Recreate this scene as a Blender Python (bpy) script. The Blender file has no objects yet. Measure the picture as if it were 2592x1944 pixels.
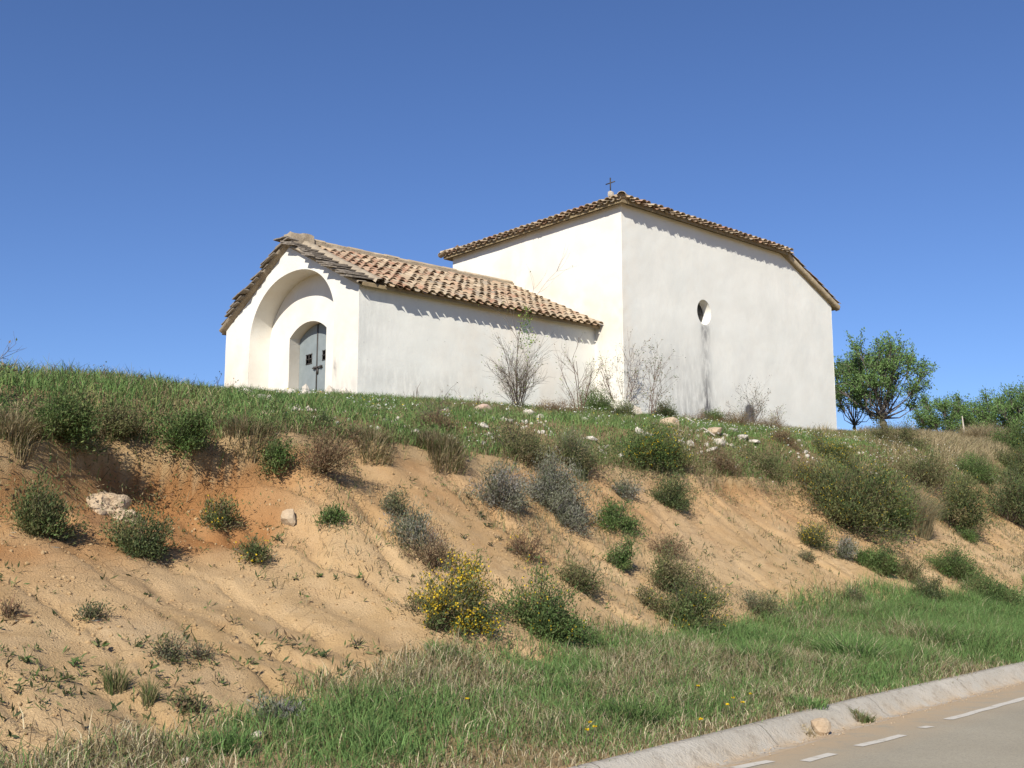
import bpy, math, random
import numpy as np
from mathutils import Vector, Matrix

scene = bpy.context.scene
col = scene.collection

# ---------------------------------------------------------------- camera, world, sun, exposure
cam_data = bpy.data.cameras.new('camera')
cam = bpy.data.objects.new('camera', cam_data); col.objects.link(cam)
cam.location = (0, 0, 1.6)
cam.rotation_euler = (math.radians(90 + 9.076), 0, 0)
cam_data.sensor_width = 36.0
cam_data.lens = 38.17
cam_data.clip_start = 0.1
cam_data.clip_end = 5000
scene.camera = cam

SUN_EL = math.radians(36.0)
SUN_TO = np.array([-0.30, -0.954])           # compass direction towards the sun (x, y)
world = bpy.data.worlds.new('World'); scene.world = world
world.use_nodes = True
wn = world.node_tree
wn.nodes.clear()
sky = wn.nodes.new('ShaderNodeTexSky')
sky.sky_type = 'NISHITA'; sky.sun_disc = False
sky.sun_elevation = SUN_EL
sky.sun_rotation = math.atan2(SUN_TO[0], SUN_TO[1])
sky.altitude = 600; sky.air_density = 1.0; sky.dust_density = 0.0; sky.ozone_density = 7.0
bg = wn.nodes.new('ShaderNodeBackground'); bg.inputs['Strength'].default_value = 0.078
out = wn.nodes.new('ShaderNodeOutputWorld')
tint = wn.nodes.new('ShaderNodeMix'); tint.data_type = 'RGBA'; tint.blend_type = 'MULTIPLY'; tint.inputs[0].default_value = 1.0
tint.inputs[7].default_value = (0.86, 0.865, 1.0, 1)      # the deep blue of a dry upland sky
wn.links.new(sky.outputs['Color'], tint.inputs[6]); wn.links.new(tint.outputs[2], bg.inputs['Color'])
wn.links.new(bg.outputs['Background'], out.inputs['Surface'])

sun_data = bpy.data.lights.new('sun', 'SUN')
sun_data.energy = 4.2; sun_data.angle = math.radians(0.53); sun_data.color = (1.0, 0.945, 0.86)
sun = bpy.data.objects.new('sun', sun_data); col.objects.link(sun)
to_sun = Vector((SUN_TO[0] * math.cos(SUN_EL), SUN_TO[1] * math.cos(SUN_EL), math.sin(SUN_EL)))
sun.rotation_euler = to_sun.to_track_quat('Z', 'Y').to_euler()
sun.location = (-10, -20, 30)

scene.view_settings.view_transform = 'Standard'
scene.view_settings.look = 'None'
scene.view_settings.exposure = 0.68
scene.view_settings.gamma = 1.0
scene.view_settings.use_curve_mapping = False
scene.render.engine = 'CYCLES'
scene.cycles.max_bounces = 6
scene.cycles.diffuse_bounces = 3
scene.cycles.transparent_max_bounces = 4

rng = np.random.default_rng(7)

# ---------------------------------------------------------------- terrain
# s runs along the road, u across it towards the bank (both metres, from the camera's foot)
ROAD_ANGLE = math.radians(42.0)
DIR_S = np.array([math.sin(ROAD_ANGLE), math.cos(ROAD_ANGLE)])
DIR_U = np.array([-math.cos(ROAD_ANGLE), math.sin(ROAD_ANGLE)])

def hash2(ix, iy, seed):
    h = (ix.astype(np.int64) * 374761393 + iy.astype(np.int64) * 668265263 + seed * 1442695041) & 0xFFFFFFFF
    h = ((h ^ (h >> 13)) * 1274126177) & 0xFFFFFFFF
    h = h ^ (h >> 16)
    return (h & 0xFFFF) / 65535.0

def vnoise(x, y, seed=0):
    x = np.asarray(x, float); y = np.asarray(y, float)
    ix = np.floor(x); iy = np.floor(y)
    fx = x - ix; fy = y - iy
    fx = fx * fx * (3 - 2 * fx); fy = fy * fy * (3 - 2 * fy)
    a = hash2(ix, iy, seed); b = hash2(ix + 1, iy, seed)
    c = hash2(ix, iy + 1, seed); d = hash2(ix + 1, iy + 1, seed)
    return (a * (1 - fx) + b * fx) * (1 - fy) + (c * (1 - fx) + d * fx) * fy * 1.0

def fbm(x, y, seed=0, octaves=4):
    r = 0; amp = 0.5; tot = 0
    for k in range(octaves):
        r = r + amp * vnoise(x * 2 ** k + 17.3 * k, y * 2 ** k - 9.1 * k, seed + k)
        tot += amp; amp *= 0.5
    return r / tot

def toe_u(s):
    return np.interp(s, [-40, 3, 7, 11, 16, 22, 40, 90], [6.9, 6.9, 7.4, 8.0, 8.5, 7.8, 7.8, 7.8])

def toe_z(s):
    return np.interp(s, [-40, 0, 4, 16, 22, 60], [0.3, 0.33, 0.4, 0.58, 0.62, 0.9])

def crest_u(s):
    s = np.asarray(s, float)
    return 11.6 + 0.9 * (fbm(s * 0.45, s * 0 + 3.3, 11, 3) - 0.5) + np.interp(s, [5.2, 6.4, 7.8], [0.0, 0.35, 0.0])

ROW_S = [-200, 0, 5, 8, 10, 12.5, 16, 20, 25, 31, 38, 48, 70, 400]
ROWS = [
    (13.2, [3.3, 3.4, 3.62, 3.77, 3.80, 3.85, 4.10, 4.35, 4.55, 4.80, 5.20, 5.9, 6.3, 6.3]),
    (15.0, [3.6, 3.8, 4.05, 4.14, 4.12, 4.20, 4.45, 4.75, 4.95, 5.20, 5.70, 6.4, 6.8, 6.8]),
    (18.0, [3.9, 4.0, 4.25, 4.45, 4.55, 4.72, 4.95, 5.25, 5.55, 5.82, 6.15, 6.8, 7.1, 7.1]),
    (21.0, [4.1, 4.2, 4.50, 4.75, 4.95, 5.15, 5.45, 5.72, 5.95, 6.20, 6.45, 6.95, 7.3, 7.3]),
    (30.0, [4.4, 4.5, 4.90, 5.15, 5.30, 5.55, 5.90, 6.15, 6.30, 6.40, 6.70, 7.0, 7.3, 7.3]),
    (70.0, [4.0, 4.2, 4.60, 4.80, 5.00, 5.20, 5.40, 5.60, 5.80, 5.90, 6.00, 6.0, 6.0, 6.0]),
    (900., [0.0] * 14),
]

def bend(s):
    """the gutter swings a little towards the near end of the road"""
    return 0.20 * np.clip((11.5 - np.asarray(s, float)) / 5.5, 0, 1.2)

def terrain_su(s, u, detail=True):
    """height of the ground at (s, u)"""
    s = np.asarray(s, float); u = np.asarray(u, float)
    tu = toe_u(s); tz = toe_z(s); cu = crest_u(s)
    cz = np.interp(s, [-200, 0, 5, 7, 8.5, 12, 18, 22, 27, 32, 38, 48, 80], [2.4, 2.6, 2.85, 2.98, 3.2, 3.2, 3.2, 3.35, 3.45, 3.7, 4.0, 4.6, 5.0])
    lip = 0.30 + 0.22 * (fbm(s * 0.6, s * 0 + 1.7, 5, 2) - 0.5) + np.interp(s, [3.0, 4.5, 7.6, 8.8], [0.15, 0.50, 0.50, 0.05])
    # verge
    z = np.interp(u + bend(s), [-900, -6, -3.2, 5.08, 5.26], [-2.0, -0.2, -0.12, -0.12, 0.10]) * np.ones_like(s)
    f = np.clip((u + bend(s) - 5.26) / np.maximum(tu + bend(s) - 5.26, 0.1), 0, 1)
    z = np.where(u + bend(s) > 5.26, 0.10 + (tz - 0.10) * f ** 1.2, z)
    # bank face, steeper towards the top, then a nearly upright lip
    g = np.clip((u - tu) / (cu - tu), 0, 1)
    face = tz + (cz - lip - tz) * (0.80 * g + 0.20 * g * g)
    soft = np.clip(g / 0.15, 0, 1)
    z = np.where(u > tu, tz + (face - tz) * (0.55 + 0.45 * soft), z)
    l = np.clip((u - cu) / 0.16, 0, 1)
    top = cz
    rows_u = [cu + 0.22]; rows_z = [cz]
    for ru, rz in ROWS:
        rows_u.append(np.full_like(s, ru)); rows_z.append(np.interp(s, ROW_S, rz))
    zt = cz + 0 * s
    for k in range(len(rows_u) - 1):
        w = np.clip((u - rows_u[k]) / (rows_u[k + 1] - rows_u[k]), 0, 1)
        zt = zt + (rows_z[k + 1] - rows_z[k]) * w
    z = np.where(u > cu, cz - lip + lip * l, z)
    z = np.where(u > cu + 0.22, zt, z)
    if detail:
        near = np.exp(-np.clip(np.abs(u - 13) - 14, 0, None) / 10)
        bank = np.clip((u - tu + 0.6) / 0.8, 0, 1) * np.clip((cu + 0.6 - u) / 0.8, 0, 1)
        gul = fbm(s * 0.8 + 0.12 * u, u * 0.42, 21, 5) - 0.5
        z = z + bank * (0.20 * gul + 0.10 * (fbm(s * 2.2 + 0.6 * u, u * 1.7, 31, 4) - 0.5))
        z = z + bank * 0.032 * (fbm(s * 9, u * 9, 41, 2) - 0.5)
        rill = 1 - np.abs(2 * fbm(s * 1.5 + 0.35 * u + 0.5 * fbm(s * 2, u * 2, 47, 2), u * 0.22, 45, 3) - 1)
        z = z - bank * 0.16 * np.clip((rill - 0.86) / 0.14, 0, 1) ** 1.5 * np.clip(fbm(s * .5, u * .5, 49, 2) * 2.2 - .6, 0, 1)
        off = (u > 5.4) * np.clip((u - 5.4) / 0.6, 0, 1)
        z = z + off * near * (1 - bank) * 0.16 * (fbm(s * 0.8, u * 0.8, 51, 4) - 0.5)
    return z

def to_su(x, y):
    return x * DIR_S[0] + y * DIR_S[1], x * DIR_U[0] + y * DIR_U[1]

def to_xy(s, u):
    return s * DIR_S[0] + u * DIR_U[0], s * DIR_S[1] + u * DIR_U[1]

def ground_z(x, y):
    s, u = to_su(np.asarray(x, float), np.asarray(y, float))
    return terrain_su(s, u)

def ground_normal(x, y, e=0.15):
    dx = (ground_z(x + e, y) - ground_z(x - e, y)) / (2 * e)
    dy = (ground_z(x, y + e) - ground_z(x, y - e)) / (2 * e)
    n = np.array([-float(dx), -float(dy), 1.0])
    return n / np.linalg.norm(n)

def surface_z(x, y):
    """ground, or the gutter and road lying on it"""
    s, u = to_su(np.asarray(x, float), np.asarray(y, float))
    z = terrain_su(s, u)
    ub = u + bend(s)
    top = np.interp(ub, [-2.6, 0, 3.9, 4.25, 4.55, 4.78, 4.92, 4.99, 5.05, 5.14, 5.2, 5.27], [0, 0.02, 0.006, 0.002, 0.0, -0.012, -0.045, -0.052, -0.02, 0.075, 0.115, 0.128])
    return np.where(ub < 5.27, np.maximum(z, top), z)

PAINT = [(8.22, 8.69, 4.284, 4.263), (9.17, 10.01, 4.266, 4.214), (10.53, 10.69, 4.264, 4.227), (11.24, 15.76, 4.275, 4.204), (7.61, 8.06, 4.547, 4.49), (17.5, 24.0, 4.45, 4.5), (26, 40.0, 4.5, 4.5), (-30, 4.0, 4.3, 4.3)]

# ---------------------------------------------------------------- mesh helpers
def mesh_quads(name, V, F, mats, colour=None, smooth=False, floats=None, mat_index=None):
    """V (n,3), F (m,4) index arrays; a face whose last two corners repeat is a triangle"""
    V = np.asarray(V, np.float32).reshape(-1, 3); F = np.asarray(F, np.int32)
    me = bpy.data.meshes.new(name)
    if F.ndim == 2 and F.shape[1] == 4 and (F[:, 2] == F[:, 3]).any():
        faces = [tuple(f[:3]) if f[2] == f[3] else tuple(f) for f in F.tolist()]
        me.from_pydata(V.tolist(), [], faces)
    else:
        k = F.shape[1]
        me.vertices.add(len(V)); me.vertices.foreach_set('co', V.ravel())
        me.loops.add(F.size); me.loops.foreach_set('vertex_index', F.ravel())
        me.polygons.add(len(F)); me.polygons.foreach_set('loop_start', np.arange(0, F.size, k, dtype=np.int32))
        me.update(calc_edges=True)
    if colour is not None:
        a = me.attributes.new('tint', 'FLOAT_COLOR', 'POINT')
        c = np.ones((len(V), 4), np.float32); c[:, :3] = colour
        a.data.foreach_set('color', c.ravel())
    for key, val in (floats or {}).items():
        a = me.attributes.new(key, 'FLOAT', 'POINT'); a.data.foreach_set('value', np.asarray(val, np.float32))
    for m in (mats if isinstance(mats, (list, tuple)) else [mats]):
        me.materials.append(m)
    if mat_index is not None:
        me.polygons.foreach_set('material_index', np.asarray(mat_index, np.int32))
    if smooth:
        me.polygons.foreach_set('use_smooth', np.ones(len(me.polygons), bool))
    me.validate()
    return me

def link(name, me, parent=None, loc=None, rot=None):
    o = bpy.data.objects.new(name, me); col.objects.link(o)
    if parent is not None: o.parent = parent
    if loc is not None: o.location = loc
    if rot is not None: o.rotation_euler = rot
    return o

def tag(o, label=None, cat=None, group=None, kind=None):
    if label: o['label'] = label
    if cat: o['category'] = cat
    if group: o['group'] = group
    if kind: o['kind'] = kind
    return o

class MB:
    """collects quads (local coordinates) for one mesh"""
    def __init__(self): self.V = []; self.F = []; self.n = 0; self.A = []
    def add(self, V, F, a=0.0):
        V = np.asarray(V, float).reshape(-1, 3); F = np.asarray(F, int).reshape(-1, 4)
        self.V.append(V); self.F.append(F + self.n); self.n += len(V); self.A.append(np.full(len(V), a))
    def grid(self, P):
        """P (a,b,3) array of points"""
        a, b = P.shape[:2]
        i = np.arange(a - 1)[:, None] * b + np.arange(b - 1)[None, :]
        F = np.stack([i, i + 1, i + b + 1, i + b], -1).reshape(-1, 4)
        self.add(P.reshape(-1, 3), F)
    def box(self, lo, hi, M=None):
        x0, y0, z0 = lo; x1, y1, z1 = hi
        V = np.array([[x0,y0,z0],[x1,y0,z0],[x1,y1,z0],[x0,y1,z0],[x0,y0,z1],[x1,y0,z1],[x1,y1,z1],[x0,y1,z1]], float)
        if M is not None: V = V @ M[0].T + M[1]
        self.add(V, [[0,3,2,1],[4,5,6,7],[0,1,5,4],[1,2,6,5],[2,3,7,6],[3,0,4,7]])
    def tube(self, P, R, sides=4):
        P = np.asarray(P, float); R = np.broadcast_to(np.asarray(R, float), (len(P),))
        T = np.gradient(P, axis=0); T /= np.linalg.norm(T, axis=1, keepdims=True) + 1e-9
        ref = np.array([0, 0, 1.0]) if abs(T[0, 2]) < 0.9 else np.array([1.0, 0, 0])
        X = np.cross(T, ref); X /= np.linalg.norm(X, axis=1, keepdims=True) + 1e-9
        Y = np.cross(T, X)
        an = np.arange(sides) * 2 * math.pi / sides
        ring = P[:, None, :] + R[:, None, None] * (np.cos(an)[None, :, None] * X[:, None, :] + np.sin(an)[None, :, None] * Y[:, None, :])
        n = len(P)
        F = []
        for k in range(n - 1):
            for j in range(sides):
                F.append([k * sides + j, k * sides + (j + 1) % sides, (k + 1) * sides + (j + 1) % sides, (k + 1) * sides + j])
        self.add(ring.reshape(-1, 3), F)
    def data(self): return np.concatenate(self.V), np.concatenate(self.F)
    def build(self, name, mats, parent=None, smooth=False, colour=None, floats=None, loc=None, rot=None):
        V, F = self.data()
        if callable(colour): colour = colour(V)
        if floats: floats = {k: (f(V) if callable(f) else f) for k, f in floats.items()}
        return link(name, mesh_quads(name, V, F, mats, colour, smooth, floats), parent, loc, rot)

# ---------------------------------------------------------------- material helpers
class NT:
    def __init__(self, name, rough=0.9, spec=0.2):
        self.m = bpy.data.materials.new(name); self.m.use_nodes = True
        self.t = self.m.node_tree; self.t.nodes.clear()
        self.out = self.n('ShaderNodeOutputMaterial'); self.b = self.n('ShaderNodeBsdfPrincipled')
        self.b.inputs['Roughness'].default_value = rough; self.b.inputs['Specular IOR Level'].default_value = spec
        self.l(self.b.outputs[0], self.out.inputs['Surface'])
    def n(self, t): return self.t.nodes.new(t)
    def l(self, a, b): self.t.links.new(a, b)
    def put(self, v, sock):
        if hasattr(v, 'links') or hasattr(v, 'is_output'): self.l(v, sock)
        elif isinstance(v, (tuple, list)) and len(v) == 3 and sock.type == 'RGBA': sock.default_value = (*v, 1)
        else: sock.default_value = v
    def coord(self, which='Object'): return self.n('ShaderNodeTexCoord').outputs[which]
    def scale(self, v, s):
        m = self.n('ShaderNodeMapping'); m.inputs['Scale'].default_value = s; self.l(v, m.inputs['Vector']); return m.outputs[0]
    def noise(self, v, s, detail=4, rough=0.55, dist=0.0):
        x = self.n('ShaderNodeTexNoise'); self.l(v, x.inputs['Vector'])
        x.inputs['Scale'].default_value = s; x.inputs['Detail'].default_value = detail
        x.inputs['Roughness'].default_value = rough; x.inputs['Distortion'].default_value = dist
        return x.outputs['Fac']
    def voro(self, v, s, feature='DISTANCE_TO_EDGE', rnd=1.0):
        x = self.n('ShaderNodeTexVoronoi'); x.feature = feature; self.l(v, x.inputs['Vector'])
        x.inputs['Scale'].default_value = s; x.inputs['Randomness'].default_value = rnd
        return x.outputs['Distance']
    def math(self, op, a, b=0.0, clamp=False):
        x = self.n('ShaderNodeMath'); x.operation = op; x.use_clamp = clamp
        self.put(a, x.inputs[0]); self.put(b, x.inputs[1]); return x.outputs[0]
    def rng(self, v, a, b, c=0.0, d=1.0):
        x = self.n('ShaderNodeMapRange'); x.interpolation_type = 'SMOOTHSTEP'
        self.put(v, x.inputs['Value'])
        for k, q in zip(('From Min', 'From Max', 'To Min', 'To Max'), (a, b, c, d)): x.inputs[k].default_value = q
        return x.outputs[0]
    def mix(self, f, a, b, mode='MIX'):
        x = self.n('ShaderNodeMix'); x.data_type = 'RGBA'; x.blend_type = mode
        self.put(f, x.inputs[0]); self.put(a, x.inputs[6]); self.put(b, x.inputs[7]); return x.outputs[2]
    def attr(self, name, what='Fac'):
        x = self.n('ShaderNodeAttribute'); x.attribute_name = name; return x.outputs[what]
    def bump(self, h, strength, dist=0.02):
        x = self.n('ShaderNodeBump'); x.inputs['Strength'].default_value = strength; x.inputs['Distance'].default_value = dist
        self.l(h, x.inputs['Height']); self.l(x.outputs[0], self.b.inputs['Normal'])
    def col(self, c): self.put(c, self.b.inputs['Base Color'])

def make_soil():
    M = NT('sandy_soil', 0.95, 0.1)
    p = M.coord('Object')
    base = M.mix(M.rng(M.noise(p, 0.5, 5), 0.35, 0.65), (0.485, 0.325, 0.158), (0.545, 0.382, 0.202))
    base = M.mix(M.rng(M.noise(p, 1.7, 6, 0.65), 0.50, 0.70, 0, 0.30), base, (0.39, 0.215, 0.095))
    base = M.mix(M.rng(M.noise(p, 4.0, 5), 0.42, 0.7, 0, 0.5), base, (0.56, 0.40, 0.222))
    red = M.mix(M.noise(p, 2.0, 4), (0.29, 0.125, 0.042), (0.40, 0.20, 0.075))
    base = M.mix(M.attr('red'), base, red)
    base = M.mix(M.attr('pale'), base, (0.50, 0.40, 0.27))
    humus = M.mix(M.noise(p, 3.0, 5), (0.105, 0.085, 0.042), (0.20, 0.15, 0.075))
    base = M.mix(M.attr('humus'), base, humus)
    grit = M.noise(p, 60, 3)
    base = M.mix(M.rng(grit, 0.35, 0.7, 0.0, 0.28), base, (0.26, 0.155, 0.075))
    crack = M.rng(M.voro(M.scale(p, (1, 1, 1)), 5.0), 0.0, 0.012, 1, 0)
    crack = M.math('MULTIPLY', crack, M.rng(M.noise(p, 0.9, 2), 0.5, 0.62))
    base = M.mix(M.math('MULTIPLY', crack, 0.30), base, (0.16, 0.085, 0.035))
    M.col(base)
    h = M.math('ADD', M.math('MULTIPLY', M.noise(p, 9, 3, 0.6), 0.35), M.math('MULTIPLY', M.noise(p, 55, 4, 0.75), 0.9))
    peb = M.rng(M.voro(p, 26, 'F1'), 0.12, 0.34, 1, 0)
    h = M.math('ADD', h, M.math('MULTIPLY', peb, M.rng(M.noise(p, 2.3, 3), 0.45, 0.7, 0.0, 0.5)))
    h = M.math('SUBTRACT', h, M.math('MULTIPLY', crack, 0.5))
    M.bump(h, 0.95, 0.03)
    return M.m

def make_plaster(name, a, b):
    M = NT(name, 0.88, 0.15)
    p = M.coord('Object')
    base = M.mix(M.rng(M.noise(p, 0.7, 5), 0.35, 0.65), a, b)
    base = M.mix(M.rng(M.noise(p, 3.5, 6, 0.7), 0.45, 0.75, 0, 0.20), base, (0.61, 0.595, 0.53))
    w = M.math('MULTIPLY', M.attr('warm'), M.rng(M.noise(p, 1.3, 4), 0.3, 0.65))
    base = M.mix(w, base, (0.62, 0.46, 0.30))
    n = M.rng(M.noise(M.scale(p, (3, 3, 0.8)), 2.2, 6, 0.7), 0.30, 0.62)
    s = M.math('MULTIPLY', M.attr('stain'), n)
    base = M.mix(s, base, (0.12, 0.115, 0.115))
    sp = M.math('MULTIPLY', M.rng(M.noise(p, 9, 5, 0.75), 0.62, 0.72), M.attr('speck'))
    base = M.mix(sp, base, (0.25, 0.24, 0.22))
    M.col(base)
    h = M.math('ADD', M.noise(p, 2.5, 4), M.math('MULTIPLY', M.noise(p, 25, 4), 0.25))
    M.bump(h, 0.35, 0.03)
    return M.m

def make_plain(name, c, c2=None, sc=8.0, rough=0.9, bump=0.3, dist=0.01, spec=0.2):
    M = NT(name, rough, spec); p = M.coord('Object')
    c2 = c2 or tuple(x * 0.7 for x in c)
    M.col(M.mix(M.rng(M.noise(p, sc, 5, 0.65), 0.3, 0.7), c, c2))
    if bump: M.bump(M.noise(p, sc * 3, 4), bump, dist)
    return M.m

def make_tile(name, joined):
    M = NT(name, 0.85, 0.15); p = M.coord('Object')
    if joined: c = M.attr('tint', 'Color')
    else: c = M.n('ShaderNodeObjectInfo').outputs['Color']
    g = M.n('ShaderNodeNewGeometry').outputs['Position']
    c = M.mix(M.rng(M.noise(g, 6, 6, 0.7), 0.38, 0.66, 0, 0.75), c, (0.33, 0.27, 0.185))
    c = M.mix(M.rng(M.noise(g, 22, 4, 0.7), 0.60, 0.74, 0, 0.45), c, (0.14, 0.10, 0.07))
    c = M.mix(M.rng(M.noise(g, 31, 4, 0.6), 0.6, 0.7, 0, 0.6), c, (0.52, 0.47, 0.36))
    M.col(c); M.bump(M.noise(g, 40, 4), 0.4, 0.01)
    return M.m

def make_leaf(name, trans=0.3, rough=0.75):
    M = NT(name, rough, 0.15)
    c = M.attr('tint', 'Color'); M.col(c)
    t = M.n('ShaderNodeBsdfTranslucent'); M.l(c, t.inputs['Color'])
    mx = M.n('ShaderNodeMixShader'); mx.inputs[0].default_value = trans
    M.l(M.b.outputs[0], mx.inputs[1]); M.l(t.outputs[0], mx.inputs[2]); M.l(mx.outputs[0], M.out.inputs['Surface'])
    return M.m

def make_rock(name, a, b):
    M = NT(name, 0.92, 0.15); p = M.n('ShaderNodeNewGeometry').outputs['Position']
    c = M.mix(M.rng(M.noise(p, 5, 6, 0.7), 0.3, 0.7), a, b)
    c = M.mix(M.rng(M.noise(p, 16, 5, 0.7), 0.55, 0.75, 0, 0.6), c, (0.2, 0.16, 0.11))
    M.col(c); M.bump(M.noise(p, 18, 6, 0.7), 0.6, 0.03)
    return M.m

def make_asphalt():
    M = NT('worn_asphalt', 0.85, 0.25); p = M.coord('Object')
    c = M.mix(M.rng(M.noise(p, 0.6, 5), 0.3, 0.7), (0.30, 0.263, 0.185), (0.36, 0.32, 0.23))
    c = M.mix(M.rng(M.noise(p, 70, 3, 0.7), 0.35, 0.75, 0, 0.7), c, (0.19, 0.165, 0.13))
    c = M.mix(M.rng(M.voro(p, 90, 'F1'), 0.0, 0.35, 0.3, 0), c, (0.40, 0.36, 0.28))
    sand = M.math('MULTIPLY', M.attr('sand'), M.rng(M.noise(p, 3.0, 6, 0.75), 0.30, 0.52))
    c = M.mix(sand, c, M.mix(M.noise(p, 40, 3), (0.46, 0.335, 0.20), (0.34, 0.25, 0.15)))
    M.col(c); M.bump(M.noise(p, 110, 3), 0.5, 0.006)
    return M.m

def make_paint():
    M = NT('worn_road_paint', 0.8, 0.25); p = M.coord('Object')
    k = M.rng(M.noise(p, 9, 6, 0.75), 0.50, 0.70)
    M.col(M.mix(k, (0.52, 0.48, 0.40), (0.34, 0.30, 0.225)))
    return M.m

def make_concrete():
    M = NT('gutter_concrete', 0.9, 0.2); p = M.coord('Object')
    c = M.mix(M.rng(M.noise(p, 1.2, 6, 0.65), 0.3, 0.7), (0.46, 0.42, 0.345), (0.37, 0.335, 0.27))
    c = M.mix(M.math('MULTIPLY', M.attr('sand'), M.rng(M.noise(p, 3.5, 6, 0.7), 0.3, 0.6)), c, (0.47, 0.345, 0.21))
    c = M.mix(M.rng(M.noise(p, 7, 6, 0.75), 0.50, 0.72, 0, 0.65), c, (0.22, 0.185, 0.135))
    c = M.mix(M.rng(M.noise(p, 30, 4, 0.7), 0.58, 0.7, 0, 0.5), c, (0.14, 0.12, 0.09))
    M.col(c); M.bump(M.math('ADD', M.noise(p, 12, 6, 0.7), M.noise(p, 45, 4)), 0.7, 0.02)
    return M.m

MAT = {
    'soil': make_soil(),
    'plaster_front': make_plaster('warm_plaster', (0.67, 0.64, 0.565), (0.72, 0.70, 0.63)),
    'plaster_side': make_plaster('cool_plaster', (0.68, 0.68, 0.615), (0.725, 0.72, 0.65)),
    'tile': make_tile('clay_tile', False), 'tiles': make_tile('clay_tiles_joined', True),
    'slab': make_plain('grey_slate', (0.15, 0.125, 0.098), (0.26, 0.225, 0.18), 7, 0.9, 0.5, 0.02),
    'verge': make_plain('pale_verge_mortar', (0.45, 0.37, 0.25), (0.34, 0.27, 0.17), 5, 0.95, 0.5, 0.02),
    'mortar': make_plain('old_mortar', (0.36, 0.30, 0.215), (0.26, 0.21, 0.15), 6, 0.95, 0.6, 0.03),
    'soffit': make_plain('eave_soffit', (0.30, 0.23, 0.13), (0.20, 0.15, 0.085), 5, 0.95, 0.4, 0.02),
    'door': make_plain('grey_green_sheet_metal', (0.235, 0.268, 0.268), (0.20, 0.23, 0.23), 3, 0.55, 0.08, 0.003, 0.4),
    'iron': make_plain('dark_iron', (0.035, 0.032, 0.03), (0.06, 0.05, 0.045), 20, 0.6, 0.2, 0.003, 0.4),
    'dark': make_plain('dark_glass_and_shade', (0.03, 0.026, 0.022), (0.02, 0.018, 0.016), 3, 0.35, 0, 0, 0.5),
    'white': make_plain('white_mortar', (0.70, 0.69, 0.66), (0.6, 0.59, 0.56), 8, 0.9, 0.3),
    'leaf': make_leaf('foliage', 0.28), 'grass': make_leaf('grass_blades', 0.3), 'petal': make_leaf('petals', 0.35),
    'bark': make_plain('shrub_bark', (0.085, 0.066, 0.05), (0.15, 0.12, 0.09), 20, 0.9, 0.3),
    'bark_red': make_plain('reddish_twig_bark', (0.11, 0.066, 0.046), (0.16, 0.105, 0.075), 20, 0.9, 0.2),
    'bark_grey': make_plain('grey_almond_bark', (0.085, 0.07, 0.058), (0.20, 0.175, 0.15), 6, 0.9, 0.5, 0.03),
    'rock_pale': make_rock('pale_limestone', (0.58, 0.53, 0.45), (0.44, 0.38, 0.30)),
    'rock_tan': make_rock('tan_limestone', (0.47, 0.37, 0.25), (0.38, 0.28, 0.18)),
    'rock_pink': make_rock('pinkish_stone', (0.40, 0.28, 0.21), (0.48, 0.37, 0.29)),
    'asphalt': make_asphalt(), 'paint': make_paint(), 'concrete': make_concrete(),
}

# ---------------------------------------------------------------- the ground, road and gutter
def axis(pieces):
    out = []
    for a, b, st in pieces: out += list(np.arange(a, b, st))
    out.append(pieces[-1][1]); return np.array(out)

S_AX = np.concatenate([-np.geomspace(900, 8.5, 14), axis([(-8, 2, .5), (2, 22, .075), (22, 45, .12), (45, 62, .4)]), np.geomspace(64, 900, 14)])
U_AX = np.concatenate([-np.geomspace(900, 8.5, 12), axis([(-8, 5.0, .6), (5.0, 5.5, .08), (5.5, 12.6, .055), (12.6, 22, .12), (22, 36, .4)]), np.geomspace(37, 900, 16)])
SS, UU = np.meshgrid(S_AX, U_AX, indexing='ij')
ZZ = terrain_su(SS, UU)
XX, YY = to_xy(SS, UU)
mb = MB(); mb.grid(np.stack([XX, YY, ZZ], -1))
CU = crest_u(SS); TU = toe_u(SS)
gfrac = np.clip((UU - TU) / (CU - TU), 0, 1.3)
nz = fbm(SS * 0.55 + 4, UU * 0.7, 61, 4)
red = np.clip((gfrac - 0.72) / 0.1, 0, 1) * np.clip((nz - 0.40) / 0.12, 0, 1) * np.clip((9.5 - SS) / 2, 0.25, 1)
red = np.clip(red + np.exp(-((SS - 6.3) / 1.0) ** 2 - ((gfrac - 0.84) / 0.10) ** 2), 0, 1)
red = np.clip(0.72 * red + 0.34 * np.clip((gfrac - 0.40) / 0.40, 0, 1) * np.clip(0.35 + 1.6 * (fbm(SS * 0.6, UU * 1.6, 67, 3) - 0.3), 0, 1), 0, 1) * (gfrac < 1.02)
pale = 0.15 * np.clip((fbm(SS * 0.8, UU * 0.8, 71, 4) - 0.6) / 0.1, 0, 1)
humus = np.clip((UU - CU) / 0.5, 0, 1) * np.clip(0.75 + 0.9 * (fbm(SS * .7, UU * .7, 73, 4) - 0.5), 0.2, 1)
humus = np.maximum(humus, 0.75 * np.clip((TU + 0.1 - UU) / 0.9, 0, 1) * (UU > 5.2) * np.clip((SS - 3.0) / 5, 0.35, 1))
ground = mb.build('ground', MAT['soil'], smooth=True, floats={'red': red.ravel(), 'pale': pale.ravel(), 'humus': humus.ravel()})
tag(ground, kind='structure')

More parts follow.
